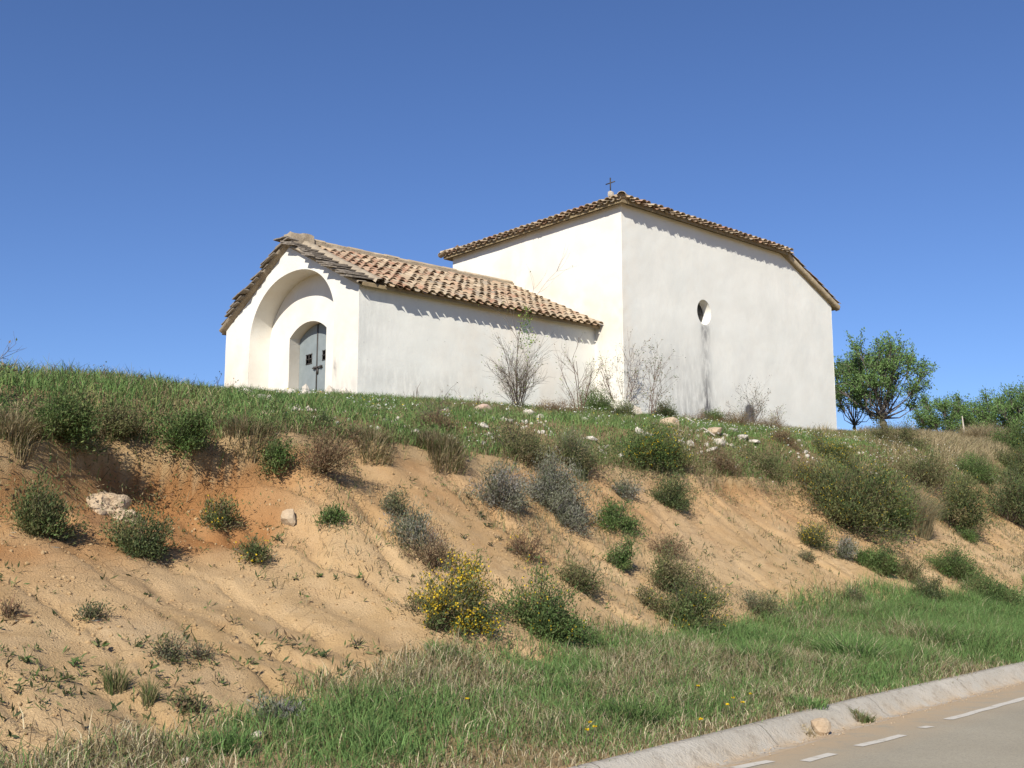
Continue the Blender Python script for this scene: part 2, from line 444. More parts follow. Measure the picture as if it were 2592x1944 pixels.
ROAD_IN = 4.78
def strip(name, m, u_list, z_list, s0, s1, ds, sand=None, parent=None):
    s = np.arange(s0, s1 + ds * 0.5, ds)
    S, K = np.meshgrid(s, np.arange(len(u_list)), indexing='ij')
    U = np.array(u_list)[K] - np.where(np.array(u_list)[K] > 4.7, bend(S), 0); Z = np.array(z_list)[K] + 0 * S
    X, Y = to_xy(S, U)
    b = MB(); b.grid(np.stack([X, Y, Z], -1))
    fl = {'sand': np.array(sand)[K].ravel()} if sand is not None else None
    return b.build(name, m, parent, floats=fl, smooth=False)

road = strip('road', MAT['asphalt'], [-2.9, -2.6, 0, 3.9, 4.25, 4.55, ROAD_IN], [-0.02, 0, 0.02, 0.006, 0.002, 0.0, -0.012], -60, 140, 1.0, [0, 0, 0, 0.0, 0.35, 0.8, 1.0])
tag(road, kind='structure')
# the worn edge line: dashes of old paint, a few mm above the asphalt
def paint(s0, s1, u0, u1, w=0.1, parent=None):
    s = np.linspace(s0, s1, max(2, int((s1 - s0) / 0.12)))
    u = np.linspace(u0, u1, len(s)) + 0.006 * np.sin(s * 9)
    ww = w * (0.78 + 0.3 * fbm(s * 3, s * 0, 88, 2))
    def zr(uu): return np.interp(uu, [0, 3.9, 4.25, 4.55], [0.02, 0.006, 0.002, 0.0]) + 0.004
    P = []
    for q in (-1, 1):
        uu = u + q * ww / 2; x, y = to_xy(s, uu); P.append(np.stack([x, y, zr(uu)], -1))
    b = MB(); b.grid(np.stack(P, 1))
    return b.build('edge_line_dash', MAT['paint'], parent)
for a in PAINT: paint(*a, parent=road)

gut = bpy.data.objects.new('gutter', None); col.objects.link(gut); tag(gut, kind='structure')
GU = [ROAD_IN + 0.005, 4.92, 4.99, 5.05, 5.14, 5.20, 5.27, 5.30]
GZ = [-0.016, -0.045, -0.052, -0.02, 0.075, 0.115, 0.128, 0.06]
GS = [1.0, 0.95, 0.8, 0.35, 0.05, 0.0, 0.1, 0.3]
s0 = -6.0
while s0 < 60:
    strip('gutter_segment', MAT['concrete'], GU, GZ, s0, s0 + 2.492, 0.4984, GS, gut); s0 += 2.5
# the rest of the gutter on both sides, out of view

# ---------------------------------------------------------------- the chapel
# porch frame: x = depth into the building, y = along the front to the left, z = up from ZB
ZB = 5.6
PHI, PHI2 = 0.6985, 0.732
PORCH_XY = (-3.898, 27.0); MAIN_XY = (3.294, 31.521)
chapel = bpy.data.objects.new('chapel', None); col.objects.link(chapel)
chapel.location = (*PORCH_XY, ZB); chapel.rotation_euler = (0, 0, PHI)
tag(chapel, 'white plastered hilltop chapel with arched porch and clay tile roofs', 'chapel')
_dx, _dy = MAIN_XY[0] - PORCH_XY[0], MAIN_XY[1] - PORCH_XY[1]
MLOC = (_dx * math.cos(PHI) + _dy * math.sin(PHI), -_dx * math.sin(PHI) + _dy * math.cos(PHI), 0.0)
MROT = (0, 0, PHI2 - PHI)
G0 = -1.9                                   # walls run down into the ground
PW, PL = 7.65, 8.50
def gable(y): return np.minimum(2.99 + 0.455 * np.asarray(y), 3.05 + 0.445 * (PW - np.asarray(y)))

def wall_patch(mb, a0, a1, lo, hi, put, d=0.12):
    na = max(2, int((a1 - a0) / d) + 1)
    a = np.linspace(a0, a1, na)
    l = np.broadcast_to(np.asarray(lo(a), float), a.shape); h = np.broadcast_to(np.asarray(hi(a), float), a.shape)
    nzz = max(2, int((h - l).max() / d) + 1)
    w = np.linspace(0, 1, nzz)
    Z = l[:, None] * (1 - w) + h[:, None] * w
    A = np.repeat(a[:, None], nzz, 1)
    mb.grid(put(A, Z))

def lump(A, Z, amp=0.012): return amp * (fbm(A * 0.9, Z * 0.9, 91, 3) - 0.5) * 2

AC, AR, AS, AV = 3.63, 2.41, 2.30, 1.66     # porch arch: centre, half width, spring height, rise
def arch(y): return AS + AV * np.sqrt(np.clip(1 - np.abs((y - AC) / AR) ** 2.15, 0, 1))
DC, DR, DS, DV = 3.77, 1.04, 2.31, 0.33     # doorway in the back of the recess
_R = (DR ** 2 + DV ** 2) / (2 * DV)
def darch(y): return DS + DV - _R + np.sqrt(np.clip(_R ** 2 - (y - DC) ** 2, 0, None))
const = lambda v: (lambda a: v)

f = MB()
put0 = lambda A, Z: np.stack([lump(A, Z) + 0 * A, A, Z], -1)
ys = AC - AR * np.cos(np.linspace(0, math.pi, 49))
for y0, y1, lo in ((0, AC - AR, const(G0)), (AC + AR, PW, const(G0))):
    wall_patch(f, y0, y1, lo, lambda a: gable(a), put0)
for k in range(48):
    wall_patch(f, ys[k], ys[k + 1], arch, gable, put0)
warm_f = lambda V: np.clip(0.35 * np.exp(-((V[:, 2] - 1.2) / 1.0) ** 2), 0, 1)
stain_f = lambda V: (0.9 * np.exp(-((V[:, 1] - 1.1) / 0.13) ** 2 - ((V[:, 2] - 0.85 + 1.2 * (V[:, 1] - 1.1)) / 0.2) ** 2) + 0.25 * np.exp(-((V[:, 2] - 0.3) / 0.25) ** 2)) * 0.8
f.build('facade_wall', MAT['plaster_front'], chapel, floats={'warm': warm_f, 'stain': stain_f, 'speck': lambda V: 0.15 + 0 * V[:, 0]})

r = MB()
DEP = 0.66
th = np.linspace(0, 1, 5)
curve = [(AC - AR, G0)] + [(y, float(arch(y))) for y in ys] + [(AC + AR, G0)]
cy = np.array([c[0] for c in curve]); cz = np.array([c[1] for c in curve])
r.grid(np.stack([np.repeat((th * DEP)[:, None], len(cy), 1), np.repeat(cy[None], 5, 0), np.repeat(cz[None], 5, 0)], -1))
putb = lambda A, Z: np.stack([DEP + lump(A, Z) + 0 * A, A, Z], -1)
yd = DC - DR * np.cos(np.linspace(0, math.pi, 25))
for a, b in zip(ys[:-1], ys[1:]):
    if b <= DC - DR or a >= DC + DR: wall_patch(r, a, b, const(G0), arch, putb)
    else:
        a2, b2 = max(a, DC - DR), min(b, DC + DR)
        if a < a2: wall_patch(r, a, a2, const(G0), arch, putb)
        wall_patch(r, a2, b2, darch, arch, putb)
        if b2 < b: wall_patch(r, b2, b, const(G0), arch, putb)
DD = 0.36
dy = np.concatenate([[DC - DR], yd, [DC + DR]]); dz = np.concatenate([[G0], darch(yd), [G0]])
r.grid(np.stack([np.repeat((DEP + th * DD)[:, None], len(dy), 1), np.repeat(dy[None], 5, 0), np.repeat(dz[None], 5, 0)], -1))
r.build('arched_recess', MAT['plaster_front'], chapel, floats={'warm': lambda V: 0.12 + 0 * V[:, 0], 'stain': lambda V: 0.25 * np.exp(-((V[:, 2] - 0.25) / 0.3) ** 2), 'speck': lambda V: 0.5 * np.clip((V[:, 2] - 2.6), 0, 1)})

# door: two sheet-metal leaves under the segmental arch
XD = DEP + DD - 0.03
door = MB(); ZF = 0.15
def leaf(mb, y0, y1, win):
    # front sheet with a small opening, and returned edges
    cuts = sorted({y0, win[0], win[1], y1})
    for a, b in zip(cuts[:-1], cuts[1:]):
        if a >= win[0] and b <= win[1]:
            spans = [(const(ZF), const(win[2])), (const(win[3]), lambda q: darch(q) - 0.015)]
        else: spans = [(const(ZF), lambda q: darch(q) - 0.015)]
        for lo, hi in spans: wall_patch(mb, a, b, lo, hi, lambda A, Z: np.stack([XD + 0.004 * np.sin(A * 30) + 0 * A, A, Z], -1), 0.2)
    for y in (y0, y1):
        mb.box((XD, y - 0.004, ZF), (XD + 0.05, y + 0.004, float(darch(np.array(y))) - 0.02))
leaf(door, DC + 0.012, DC + DR - 0.01, (4.07, 4.40, 1.53, 1.80))
leaf(door, DC - DR + 0.01, DC - 0.012, (3.14, 3.47, 1.53, 1.80))
dobj = door.build('door', MAT['door'], chapel)
for y0 in (4.07, 3.14):
    g = MB()
    for k in range(3): g.box((XD - 0.012, y0 + k * 0.155 - 0.012 + 0.01, 1.52), (XD + 0.0, y0 + k * 0.155 + 0.022, 1.81))
    for z in (1.52, 1.655, 1.79): g.box((XD - 0.014, y0 - 0.015, z - 0.012), (XD - 0.002, y0 + 0.345, z + 0.012))
    g.build('door_grille', MAT['iron'], dobj)
    k = MB(); k.box((XD + 0.12, y0 - 0.1, 1.4), (XD + 0.14, y0 + 0.45, 1.95)); k.build('grille_shade_board', MAT['dark'], dobj)  # near-black board behind the bars; its colour stands in for interior shade
b_ = MB(); b_.tube([[XD - 0.045, 3.42, 1.345], [XD - 0.045, 3.95, 1.345]], 0.02, 6)
for y in (3.5, 3.72, 3.86): b_.box((XD - 0.06, y - 0.03, 1.31), (XD + 0.0, y + 0.03, 1.385))
b_.box((XD - 0.05, 3.66, 1.17), (XD - 0.015, 3.74, 1.31))
b_.build('door_bolt', MAT['iron'], dobj)
b_ = MB(); b_.box((XD - 0.02, DC - 0.03, ZF), (XD - 0.008, DC + 0.022, 2.60)); b_.build('meeting_strip', MAT['iron'], dobj)
b_ = MB(); b_.box((DEP - 0.05, DC - DR - 0.0, G0), (DEP + DD + 0.02, DC + DR, ZF - 0.01)); b_.build('door_sill', MAT['mortar'], chapel)

# porch side walls
w = MB()
wall_patch(w, 0, PL + 0.3, const(G0), const(2.93), lambda A, Z: np.stack([A, -lump(A, Z, 0.02) + 0 * A, Z], -1))
side_stain = lambda V: 0.26 * np.clip(fbm(V[:, 0] * .5, V[:, 2] * .5, 95, 3) * 2 - 0.85, 0, 1) + 0.10 * np.exp(-((V[:, 2] - 0.5) / 0.35) ** 2)
w.build('porch_side_wall', MAT['plaster_side'], chapel, floats={'warm': lambda V: 0.28 * np.exp(-((V[:, 0] - 5.5) / 2.5) ** 2), 'stain': side_stain, 'speck': lambda V: 0.55 + 0 * V[:, 0]})
w = MB(); wall_patch(w, 0, PL + 0.3, const(G0), const(2.98), lambda A, Z: np.stack([A, PW + 0 * A, Z], -1), 0.5)
w.build('porch_side_wall', MAT['plaster_side'], chapel)

# --- roof tiles
def tile_mesh(r0, r1, L, t=0.016, seg=7, arc=2.75, flip=False, ny=2):
    """half-round tile, wide end at y = 0, laid up the slope along +y"""
    P = []
    for ri in (0, 1):
        rows = []
        for k in range(ny + 1):
            yy = L * k / ny; rr = r0 + (r1 - r0) * k / ny - ri * t
            a = np.linspace(-arc / 2, arc / 2, seg + 1)
            x = rr * np.sin(a); z = rr * np.cos(a) - (r0 - 0.02) * math.cos(arc / 2)
            rows.append(np.stack([x, np.full_like(x, yy), z], -1))
        P.append(np.array(rows))
    P = [q_ * [1, 1, 0.80] for q_ in P]
    m = MB(); m.grid(P[0]); m.grid(P[1][:, ::-1])
    for k in (0, ny): m.grid(np.stack([P[0][k], P[1][k]], 0) if k == 0 else np.stack([P[1][k], P[0][k]], 0))
    for j in (0, seg): m.grid(np.stack([P[0][:, j], P[1][:, j]], 0))
    V, F = m.data()
    if flip: V = V * [1, 1, -1]
    return V, F
TV = [tile_mesh(0.112, 0.086, 0.46), tile_mesh(0.106, 0.084, 0.45), tile_mesh(0.117, 0.09, 0.46)]
TCH = tile_mesh(0.11, 0.13, 0.46, flip=True)
TME = [mesh_quads('roof_tile', v, q, MAT['tile'], smooth=False) for v, q in TV]
PAL = np.array([[.43, .315, .20], [.48, .36, .235], [.43, .285, .18], [.38, .21, .13], [.34, .175, .105], [.33, .27, .20], [.50, .40, .275], [.40, .25, .16]])
def tile_col(redness):
    p = np.array([.26, .22, .16, .05, .03, .10, .12, .06]); p2 = np.array([.08, .08, .22, .24, .20, .06, .02, .10])
    q = p * (1 - redness) + p2 * redness; q /= q.sum()
    c = PAL[rng.choice(8, p=q)] * rng.uniform(0.74, 1.06)
    return c
def basis(xa, ya):
    xa = np.array(xa, float); ya = np.array(ya, float); ya /= np.linalg.norm(ya); xa /= np.linalg.norm(xa)
    return np.stack([xa, ya, np.cross(xa, ya)], 1)
def jitter(B, yaw, roll):
    return B @ np.array(Matrix.Rotation(yaw, 3, 'Z')) @ np.array(Matrix.Rotation(roll, 3, 'X'))
class Joined:
    def __init__(self): self.mb = MB(); self.c = []
    def tile(self, VF, B, o, c):
        V, F = VF; self.mb.add(V @ B.T + o, F); self.c.append(np.tile(c, (len(V), 1)))
    def build(self, name, parent):
        o = self.mb.build(name, MAT['tiles'], parent, colour=np.concatenate(self.c)); tag(o, kind='stuff'); return o
def single_tile(B, o, c, parent, name='roof_tile', me=None):
    t = link(name, me or TME[rng.integers(3)], parent)
    t.matrix_local = Matrix.Translation(Vector(o)) @ Matrix(B.tolist()).to_4x4()
    t.color = (*c, 1); return t

SL = 0.485; CS = 1 / math.hypot(1, SL)
YE = -0.22; RY = 3.83
def deck_z(y): return 3.02 + SL * y                     # top of the boarding, right slope
LY = PW - 0.02
def deck_zl(y): return 3.06 + 0.475 * (LY - y)
d = MB()
T = 0.09
pr = np.array([[YE, deck_z(YE)], [RY, deck_z(RY)], [LY + 0.30, deck_zl(LY + 0.30)]])
for x0, x1 in ((-0.02, PL + 0.25),):
    top = np.stack([np.stack([np.full(3, x), pr[:, 0], pr[:, 1]], -1) for x in (x0, x1)]); bot = top - [0, 0, T]
    d.grid(top); d.grid(bot[:, ::-1])
    for k in (0, 2): d.grid(np.stack([top[:, k], bot[:, k]]))
    for k in (0, 1): d.grid(np.stack([top[k], bot[k]]))
roof = d.build('porch_roof', MAT['soffit'], chapel)
jo = Joined(); ch = Joined()
Br = basis((1, 0, 0), (0, CS, SL * CS))
nrow, ex = 12, 0.372
x = 0.66; colk = 0
while x < PL - 0.12:
    for k in range(nrow):
        yb = YE - 0.19 + k * ex * CS
        if x > PL - 0.5 and False: continue
        o = np.array([x + rng.normal(0, 0.012), yb + rng.normal(0, 0.014), deck_z(yb) + 0.105 + rng.normal(0, 0.008)])
        B = jitter(Br, rng.normal(0, 0.05), -0.058 + rng.normal(0, 0.02))
        red_ = float(np.clip(1.15 - x / 3.6 + 0.9 * (fbm(np.array([x * .6]), np.array([k * .4]), 33, 2)[0] - .5), 0.05, 0.95))
        c = tile_col(red_)
        if k < 8: single_tile(B, o, c, roof)
        else: jo.tile(TV[1], B, o, c)
    for k in range(nrow):
        yb = YE - 0.10 + k * ex * CS
        o = np.array([x + 0.135, yb, deck_z(yb) + 0.092])
        ch.tile(TCH, jitter(Br, rng.normal(0, 0.02), -0.04), o, tile_col(0.3) * 0.9)
    x += 0.27 + rng.normal(0, 0.006)
# the other slope, facing away
Bl = basis((-1, 0, 0), (0, -0.903, 0.429))
for i in range(29):
    for k in range(12):
        yb = LY + 0.36 - k * 0.337
        o = np.array([0.66 + i * 0.27, yb, deck_zl(yb) + 0.075])
        jo.tile(TV[0], jitter(Bl, rng.normal(0, 0.03), -0.06), o, tile_col(0.3))
jo.build('upper_roof_tiles', roof); ch.build('channel_tiles', roof)
# ridge: caps bedded in mortar, with a broken mortar end
RT = tile_mesh(0.14, 0.125, 0.5, 0.018)
RME = mesh_quads('ridge_tile', *RT, MAT['tile'])
zr = deck_z(RY) + 0.10
for k in range(18):
    o = np.array([0.62 + k * 0.435, RY + rng.normal(0, 0.01), zr + 0.035 + rng.normal(0, 0.008)])
    single_tile(jitter(basis((0, -1, 0), (1, 0, 0)), rng.normal(0, 0.02), 0.02), o, np.array([.42, .33, .22]) * rng.uniform(.8, 1.15), roof, 'ridge_tile', RME)
def rough_block(lo, hi, n, amp, seed):
    lo = np.array(lo, float); hi = np.array(hi, float)
    m = MB(); xs = [np.linspace(lo[k], hi[k], n[k] + 1) for k in range(3)]
    for ax in range(3):
        o1, o2 = [q for q in range(3) if q != ax]
        for side in (0, 1):
            A, Bq = np.meshgrid(xs[o1], xs[o2], indexing='ij')
            P = np.zeros(A.shape + (3,)); P[..., o1] = A; P[..., o2] = Bq; P[..., ax] = (lo, hi)[side][ax]
            m.grid(P)
    V, F = m.data()
    for q in range(3):
        V[:, q] += amp * 2 * (fbm(V[:, (q + 1) % 3] * 5 + V[:, q] * 3 + seed, V[:, (q + 2) % 3] * 5 + q * 7.7, seed + q, 3) - 0.5)
    return V, F
V, F = rough_block((-0.05, RY - 0.22, deck_z(RY) - 0.12), (0.68, RY + 0.22, deck_z(RY) + 0.27), (8, 5, 4), 0.07, 3)
m = MB(); m.add(V, F); m.build('ridge_mortar_end', MAT['mortar'], roof)
V, F = rough_block((0.6, RY - 0.17, deck_z(RY) - 0.05), (PL + 0.1, RY + 0.17, deck_z(RY) + 0.13), (70, 3, 2), 0.03, 5)
m = MB(); m.add(V, F); m.build('ridge_mortar', MAT['mortar'], roof)
# stone slabs along both rakes, lapped like steps
def slab_mesh(L, W, H, seed):
    V, F = rough_block((0, -L / 2, -H / 2), (W, L / 2, H / 2), (3, 4, 1), 0.03, seed); return V, F
SME = [mesh_quads('stone_slab', *slab_mesh(rng.uniform(0.60, 0.84), 0.80, rng.uniform(0.026, 0.042), 100 + k), MAT['slab']) for k in range(6)]
for sgn in (1, -1):
    for k in range(15):
        for lay in (0,):
            q = (0.16 if sgn == 1 else 0.24) + k * 0.29 + rng.normal(0, 0.03)       # horizontal distance from the eave
            if q > (4.05 if sgn == 1 else 3.75): continue
            y = q if sgn == 1 else LY - q
            z = (deck_z(q) if sgn == 1 else deck_zl(LY - q)) + 0.02 + rng.normal(0, 0.006)
            if q > 3.85: z = deck_z(3.8) + 0.12
            tilt = math.atan(SL) - 0.19 + rng.normal(0, 0.025)
            s = link('stone_slab', SME[rng.integers(6)], roof)
            s.location = (-0.25 + rng.normal(0, 0.045), y, z)
            s.rotation_euler = (sgn * (tilt if q < 3.85 else 0.05), rng.normal(0, 0.02), rng.normal(0, 0.05))
V = []
for sgn in (1, -1):
    for q0, q1 in ((-0.30, 3.7),):
        ya, yb = (q0, q1) if sgn == 1 else (LY - q0, LY - q1)
        fz = deck_z if sgn == 1 else deck_zl
        n = 26
        yy = np.linspace(ya, yb, n)
        xs = np.array([0.30, 0.36, 0.5, 0.60, 0.63])
        hz = np.array([0.06, 0.155, 0.18, 0.13, 0.0])
        P = np.stack([np.repeat(xs[None], n, 0), np.repeat(yy[:, None], 5, 1), fz(yy)[:, None] + hz[None]], -1)
        P += 0.06 * (np.stack([fbm(P[..., 1] * 4, P[..., 0] * 9 + q, 60 + q, 3) for q in range(3)], -1) - 0.5)
        m = MB(); m.grid(P); m.build('verge_mortar', MAT['mortar'], roof)
# under-slab fillet closing the rake above the facade
m = MB()
for sgn in (1, -1):
    q = np.linspace(-0.2, 3.86, 20)
    y = q if sgn == 1 else LY - q
    fz = (deck_z(y) if sgn == 1 else deck_zl(y))
    P = np.stack([np.stack([np.full(20, xx), y, fz + dz_], -1) for xx, dz_ in ((0.02, -0.16), (-0.11, -0.09), (-0.17, -0.05), (-0.15, 0.0), (0.1, 0.02))], 1)
    m.grid(P)
m.build('rake_mortar', MAT['mortar'], roof)

# --- main block
MB_L, MB_M1, MB_D = 11.42, 8.40, 8.08
ZE = 12.17 - ZB                              # wall top at the eaves
def btop(a): return np.where(a < MB_M1 - 0.05, ZE, ZE - 0.445 * (a - (MB_M1 - 0.05)))
WC, WR, WZ, WV = 3.88, 0.36, 9.385 - ZB, 0.415
w = MB()
putB = lambda A, Z: np.stack([A, -lump(A, Z, 0.015) + 0 * A, Z], -1)
wx = WC - WR * np.cos(np.linspace(0, math.pi, 21))
for a0, a1 in ((0, WC - WR), (WC + WR, MB_M1 - 0.05), (MB_M1 - 0.05, MB_L)): wall_patch(w, a0, a1, const(G0), btop, putB)
def wlo(a): return WZ - WV * np.sqrt(np.clip(1 - ((a - WC) / WR) ** 2, 0, 1))
def whi(a): return WZ + WV * np.sqrt(np.clip(1 - ((a - WC) / WR) ** 2, 0, 1))
for a0, a1 in zip(wx[:-1], wx[1:]):
    wall_patch(w, a0, a1, const(G0), wlo, putB, 0.1); wall_patch(w, a0, a1, whi, const(ZE), putB, 0.1)
def b_marks(V):
    x, z = V[:, 0], V[:, 2]
    st = np.exp(-((x - WC - 0.02) / 0.23) ** 2) * np.clip((WZ - WV + 0.05 - z) / 0.1, 0, 1) * np.interp(z, [0.3, 0.9, 1.8, 2.7, 3.3], [0.9, 0.72, 0.5, 0.42, 0.95]) * np.clip((z + 0.4), 0, 1)
    st += 0.42 * np.exp(-((x - WC + 0.6) / 1.5) ** 2) * np.clip((1.6 - z) / 1.1, 0, 1)
    st += 0.25 * np.exp(-((x - 2.2) / 1.8) ** 2 - ((z - 1.7) / 0.8) ** 2)
    st += 3.0 * np.clip(1.15 - ((x - 6.12) / 0.30) ** 2 - np.clip((z - 0.72) / 0.30, 0, None) ** 2, 0, 0.95)  # dark upright patch at the wall foot, rounded at its top
    st += 0.10 * np.clip((0.7 - z) / 0.8, 0, 1)
    return np.clip(st, 0, 3)
w.build('main_side_wall', MAT['plaster_side'], chapel, loc=MLOC, rot=MROT, floats={'warm': lambda V: 0.22 * np.exp(-(V[:, 0] / 0.5) ** 2) + 0.05, 'stain': b_marks,
        'speck': lambda V: np.clip(1.2 * np.exp(-((V[:, 0] - WC) / 1.6) ** 2) * np.clip((1.9 - V[:, 2]) / 1.2, 0, 1), 0, 1)})
# window: deep oval splay with a small dark pane
m = MB(); an = np.linspace(0, 2 * math.pi, 33)
rings = []
for k, (dpt, sc) in enumerate(((0, 1.0), (0.08, 0.98), (0.18, 0.94), (0.30, 0.88))):
    rings.append(np.stack([WC + WR * sc * np.cos(an), np.full_like(an, dpt), WZ + WV * sc * np.sin(an)], -1))
m.grid(np.array(rings)); wo = m.build('window', MAT['plaster_front'], chapel, loc=MLOC, rot=MROT)
m = MB(); c = np.array([WC, 0.297, WZ]); ring = rings[-1] * [1, 0, 1] + [0, 0.297, 0]
m.grid(np.stack([ring, np.repeat(c[None], 33, 0) + (ring - c) * 0.02])); m.build('window_pane', MAT['dark'], wo)
m = MB()
for q in (-0.1, 0.1): m.tube([[WC + q, 0.26, WZ - 0.36], [WC + q, 0.26, WZ + 0.36]], 0.012)
m.tube([[WC - 0.3, 0.26, WZ], [WC + 0.3, 0.26, WZ]], 0.012); m.build('window_bar', MAT['iron'], wo)
# front wall of the main block, and the two far walls
w = MB(); wall_patch(w, 0, MB_D, const(G0), const(ZE), lambda A, Z: np.stack([lump(A, Z, 0.015) + 0 * A, A, Z], -1))
def a_warm(V):
    y, z = V[:, 1], V[:, 2]
    line = np.interp(y, [0.9, 4.9], [2.9, 5.0])
    return np.clip(0.30 * np.exp(-((z - line - 0.25) / 0.55) ** 2) * (y < 6) + 0.08, 0, 1)
w.build('main_front_wall', MAT['plaster_front'], chapel, loc=MLOC, rot=MROT, floats={'warm': a_warm, 'stain': lambda V: 0.2 * np.exp(-((V[:, 1] - .9) / .15) ** 2) * (V[:, 2] < 3), 'speck': lambda V: 0.1 + 0 * V[:, 0]})
w = MB()
wall_patch(w, 0, MB_L, const(G0), btop, lambda A, Z: np.stack([A, MB_D + 0 * A, Z], -1), 0.6)
wall_patch(w, 0, MB_D, const(G0), const(float(btop(np.array(MB_L)))), lambda A, Z: np.stack([MB_L + 0 * A, A, Z], -1), 0.6)
w.build('main_rear_wall', MAT['plaster_side'], chapel, loc=MLOC, rot=MROT)
# roof: hipped on three sides, the rear slope running on down past the eaves line
OV = 0.24; RS = 0.36
def roof_z(x, y):
    return ZE + 0.03 + np.minimum(np.minimum(RS * (x + OV), RS * (y + OV)), np.minimum(RS * (MB_D + OV - y), 0.445 * (MB_M1 + 0.05 - x)))
gx = np.unique(np.concatenate([np.linspace(-OV, MB_M1, 30), np.linspace(MB_M1, MB_L + 0.28, 12)])); gy = np.linspace(-OV, MB_D + OV, 34)
GX, GY = np.meshgrid(gx, gy, indexing='ij')
# past the break the side overhang narrows to a plain verge
GYv = np.where(GX > MB_M1 + 0.05, np.clip(GY, -0.10, MB_D + 0.10), GY)
GZ_ = roof_z(GX, GYv)
m = MB(); top = np.stack([GX, GYv, GZ_], -1); bot = top - [0, 0, 0.10]
m.grid(top); m.grid(bot[:, ::-1])
for k in (0, -1): m.grid(np.stack([top[:, k], bot[:, k]])); m.grid(np.stack([top[k], bot[k]]))
mroof = m.build('main_roof', MAT['soffit'], chapel, loc=MLOC, rot=MROT)
cs = 1 / math.hypot(1, RS)
jm = Joined()
def course(px, along, up, lenf, first_single, n0, n1, step, rise):
    B0 = basis(along, up)
    upv = np.array(up, float) / np.linalg.norm(up)
    for i in range(n0, n1):
        q = i * step + rng.normal(0, 0.012)
        base = np.array(px, float) + np.array(along, float) * q
        L = lenf(q); k = 0
        while k == 0 or k * 0.37 < L:
            o = base + upv * (k * 0.37 - 0.18 + rng.normal(0, 0.014)); o[2] += 0.10 + rng.normal(0, 0.006)
            B = jitter(B0, rng.normal(0, 0.05), -0.075 + rng.normal(0, 0.02))
            c = tile_col(0.12) * rng.uniform(0.85, 1.05)
            if k == 0 and first_single: single_tile(B, o, c, mroof)
            else: jm.tile(TV[k % 3], B, o, c)
            if k < 2: jm.tile(TCH, jitter(B0, 0, -0.04), o + np.array(along) * 0.135 + upv * 0.08 - [0, 0, 0.03], tile_col(0.1) * 0.85)
            k += 1
z0 = ZE + 0.03
W_ = MB_D + 2 * OV
course((-OV, MB_D + OV, z0), (0, -1, 0), (1, 0, RS), lambda q: min(q, W_ - q, 4.4) / cs, True, 0, 32, 0.27, RS)
course((-OV, -OV, z0), (1, 0, 0), (0, 1, RS), lambda q: min(q, W_ / 2, max(0.3, (MB_M1 + OV - q) * 1.1)) / cs, True, 1, 33, 0.27, RS)
course((MB_M1 - 0.2, MB_D + OV, z0), (-1, 0, 0), (0, -1, RS), lambda q: min(q, W_ / 2, MB_M1 + OV - q) / cs, False, 0, 32, 0.27, RS)
zr0 = ZE + 0.03 - 0.445 * (MB_L + 0.28 - MB_M1 - 0.05)
course((MB_L + 0.28, -0.02, zr0), (0, 1, 0), (-1, 0, 0.445), lambda q: 3.2 + min(q, MB_D - q, 4.2), False, 0, 31, 0.27, 0.445)
jm.build('main_roof_tiles', mroof)
# hip caps from the front corner, thick mortar verge down the catslide
for (x0, y0, sx, sy, n) in ((-OV, -OV, 1, 1, 12), (-OV, MB_D + OV, 1, -1, 12)):
    dirv = np.array([sx, sy, RS]); dirv = dirv / np.linalg.norm(dirv)
    xa = np.cross(dirv, [0, 0, 1])
    for k in range(n):
        o = np.array([x0, y0, z0]) + dirv * (k * 0.42 - 0.10) + [0, 0, 0.13]
        single_tile(jitter(basis(xa, dirv), rng.normal(0, 0.02), 0.03), o, np.array([.44, .37, .27]) * rng.uniform(.85, 1.15), mroof, 'hip_tile', RME)
V, F = rough_block((-OV + 0.02, -OV + 0.02, z0 - 0.02), (0.22, 0.22, z0 + 0.2), (3, 3, 2), 0.05, 9)
m = MB(); m.add(V, F); m.build('corner_mortar', MAT['mortar'], mroof)
n = 24; xs = np.linspace(MB_M1 - 0.15, MB_L + 0.34, n)
zc = ZE + 0.03 + 0.445 * (MB_M1 + 0.05 - xs)
prof = [(0.02, -0.10), (-0.13, -0.08), (-0.16, -0.02), (-0.17, 0.07), (-0.12, 0.12), (0.0, 0.12), (0.08, 0.1)]
P = np.stack([np.stack([xs, np.full(n, yy), zc + zz], -1) for yy, zz in prof], 1)
P += 0.03 * (np.stack([fbm(P[..., 0] * 5, P[..., 1] * 9 + q, 80 + q, 2) for q in range(3)], -1) - 0.5)
m = MB(); m.grid(P); m.build('verge_mortar', MAT['verge'], mroof)
Bv = basis((0, 1, 0), (-1, 0, 0.445))
for k in range(9):
    xx = MB_L + 0.36 - k * 0.37
    if xx < MB_M1 - 0.1: break
    single_tile(jitter(Bv, rng.normal(0, 0.03), -0.05), np.array([xx, -0.10 + rng.normal(0, 0.01), ZE + 0.03 + 0.445 * (MB_M1 + 0.05 - xx) + 0.15]), tile_col(0.05), mroof)
# iron cross on its mortar ball behind the front eaves
cr = MB(); cx, cyy, czz = 0.08, 0.50, 12.72 - ZB
cr.box((cx - 0.014, cyy - 0.014, czz - 0.1), (cx + 0.014, cyy + 0.014, czz + 0.40))
cr.box((cx - 0.011, cyy - 0.19, czz + 0.22), (cx + 0.011, cyy + 0.19, czz + 0.25))
cross = cr.build('iron_cross', MAT['iron'], chapel, loc=MLOC, rot=MROT)
V, F = rough_block((cx - 0.07, cyy - 0.07, czz - 0.22), (cx + 0.07, cyy + 0.07, czz - 0.06), (3, 3, 3), 0.04, 12)
m = MB(); m.add(V, F); m.build('mortar_base', MAT['rock_pale'], cross)

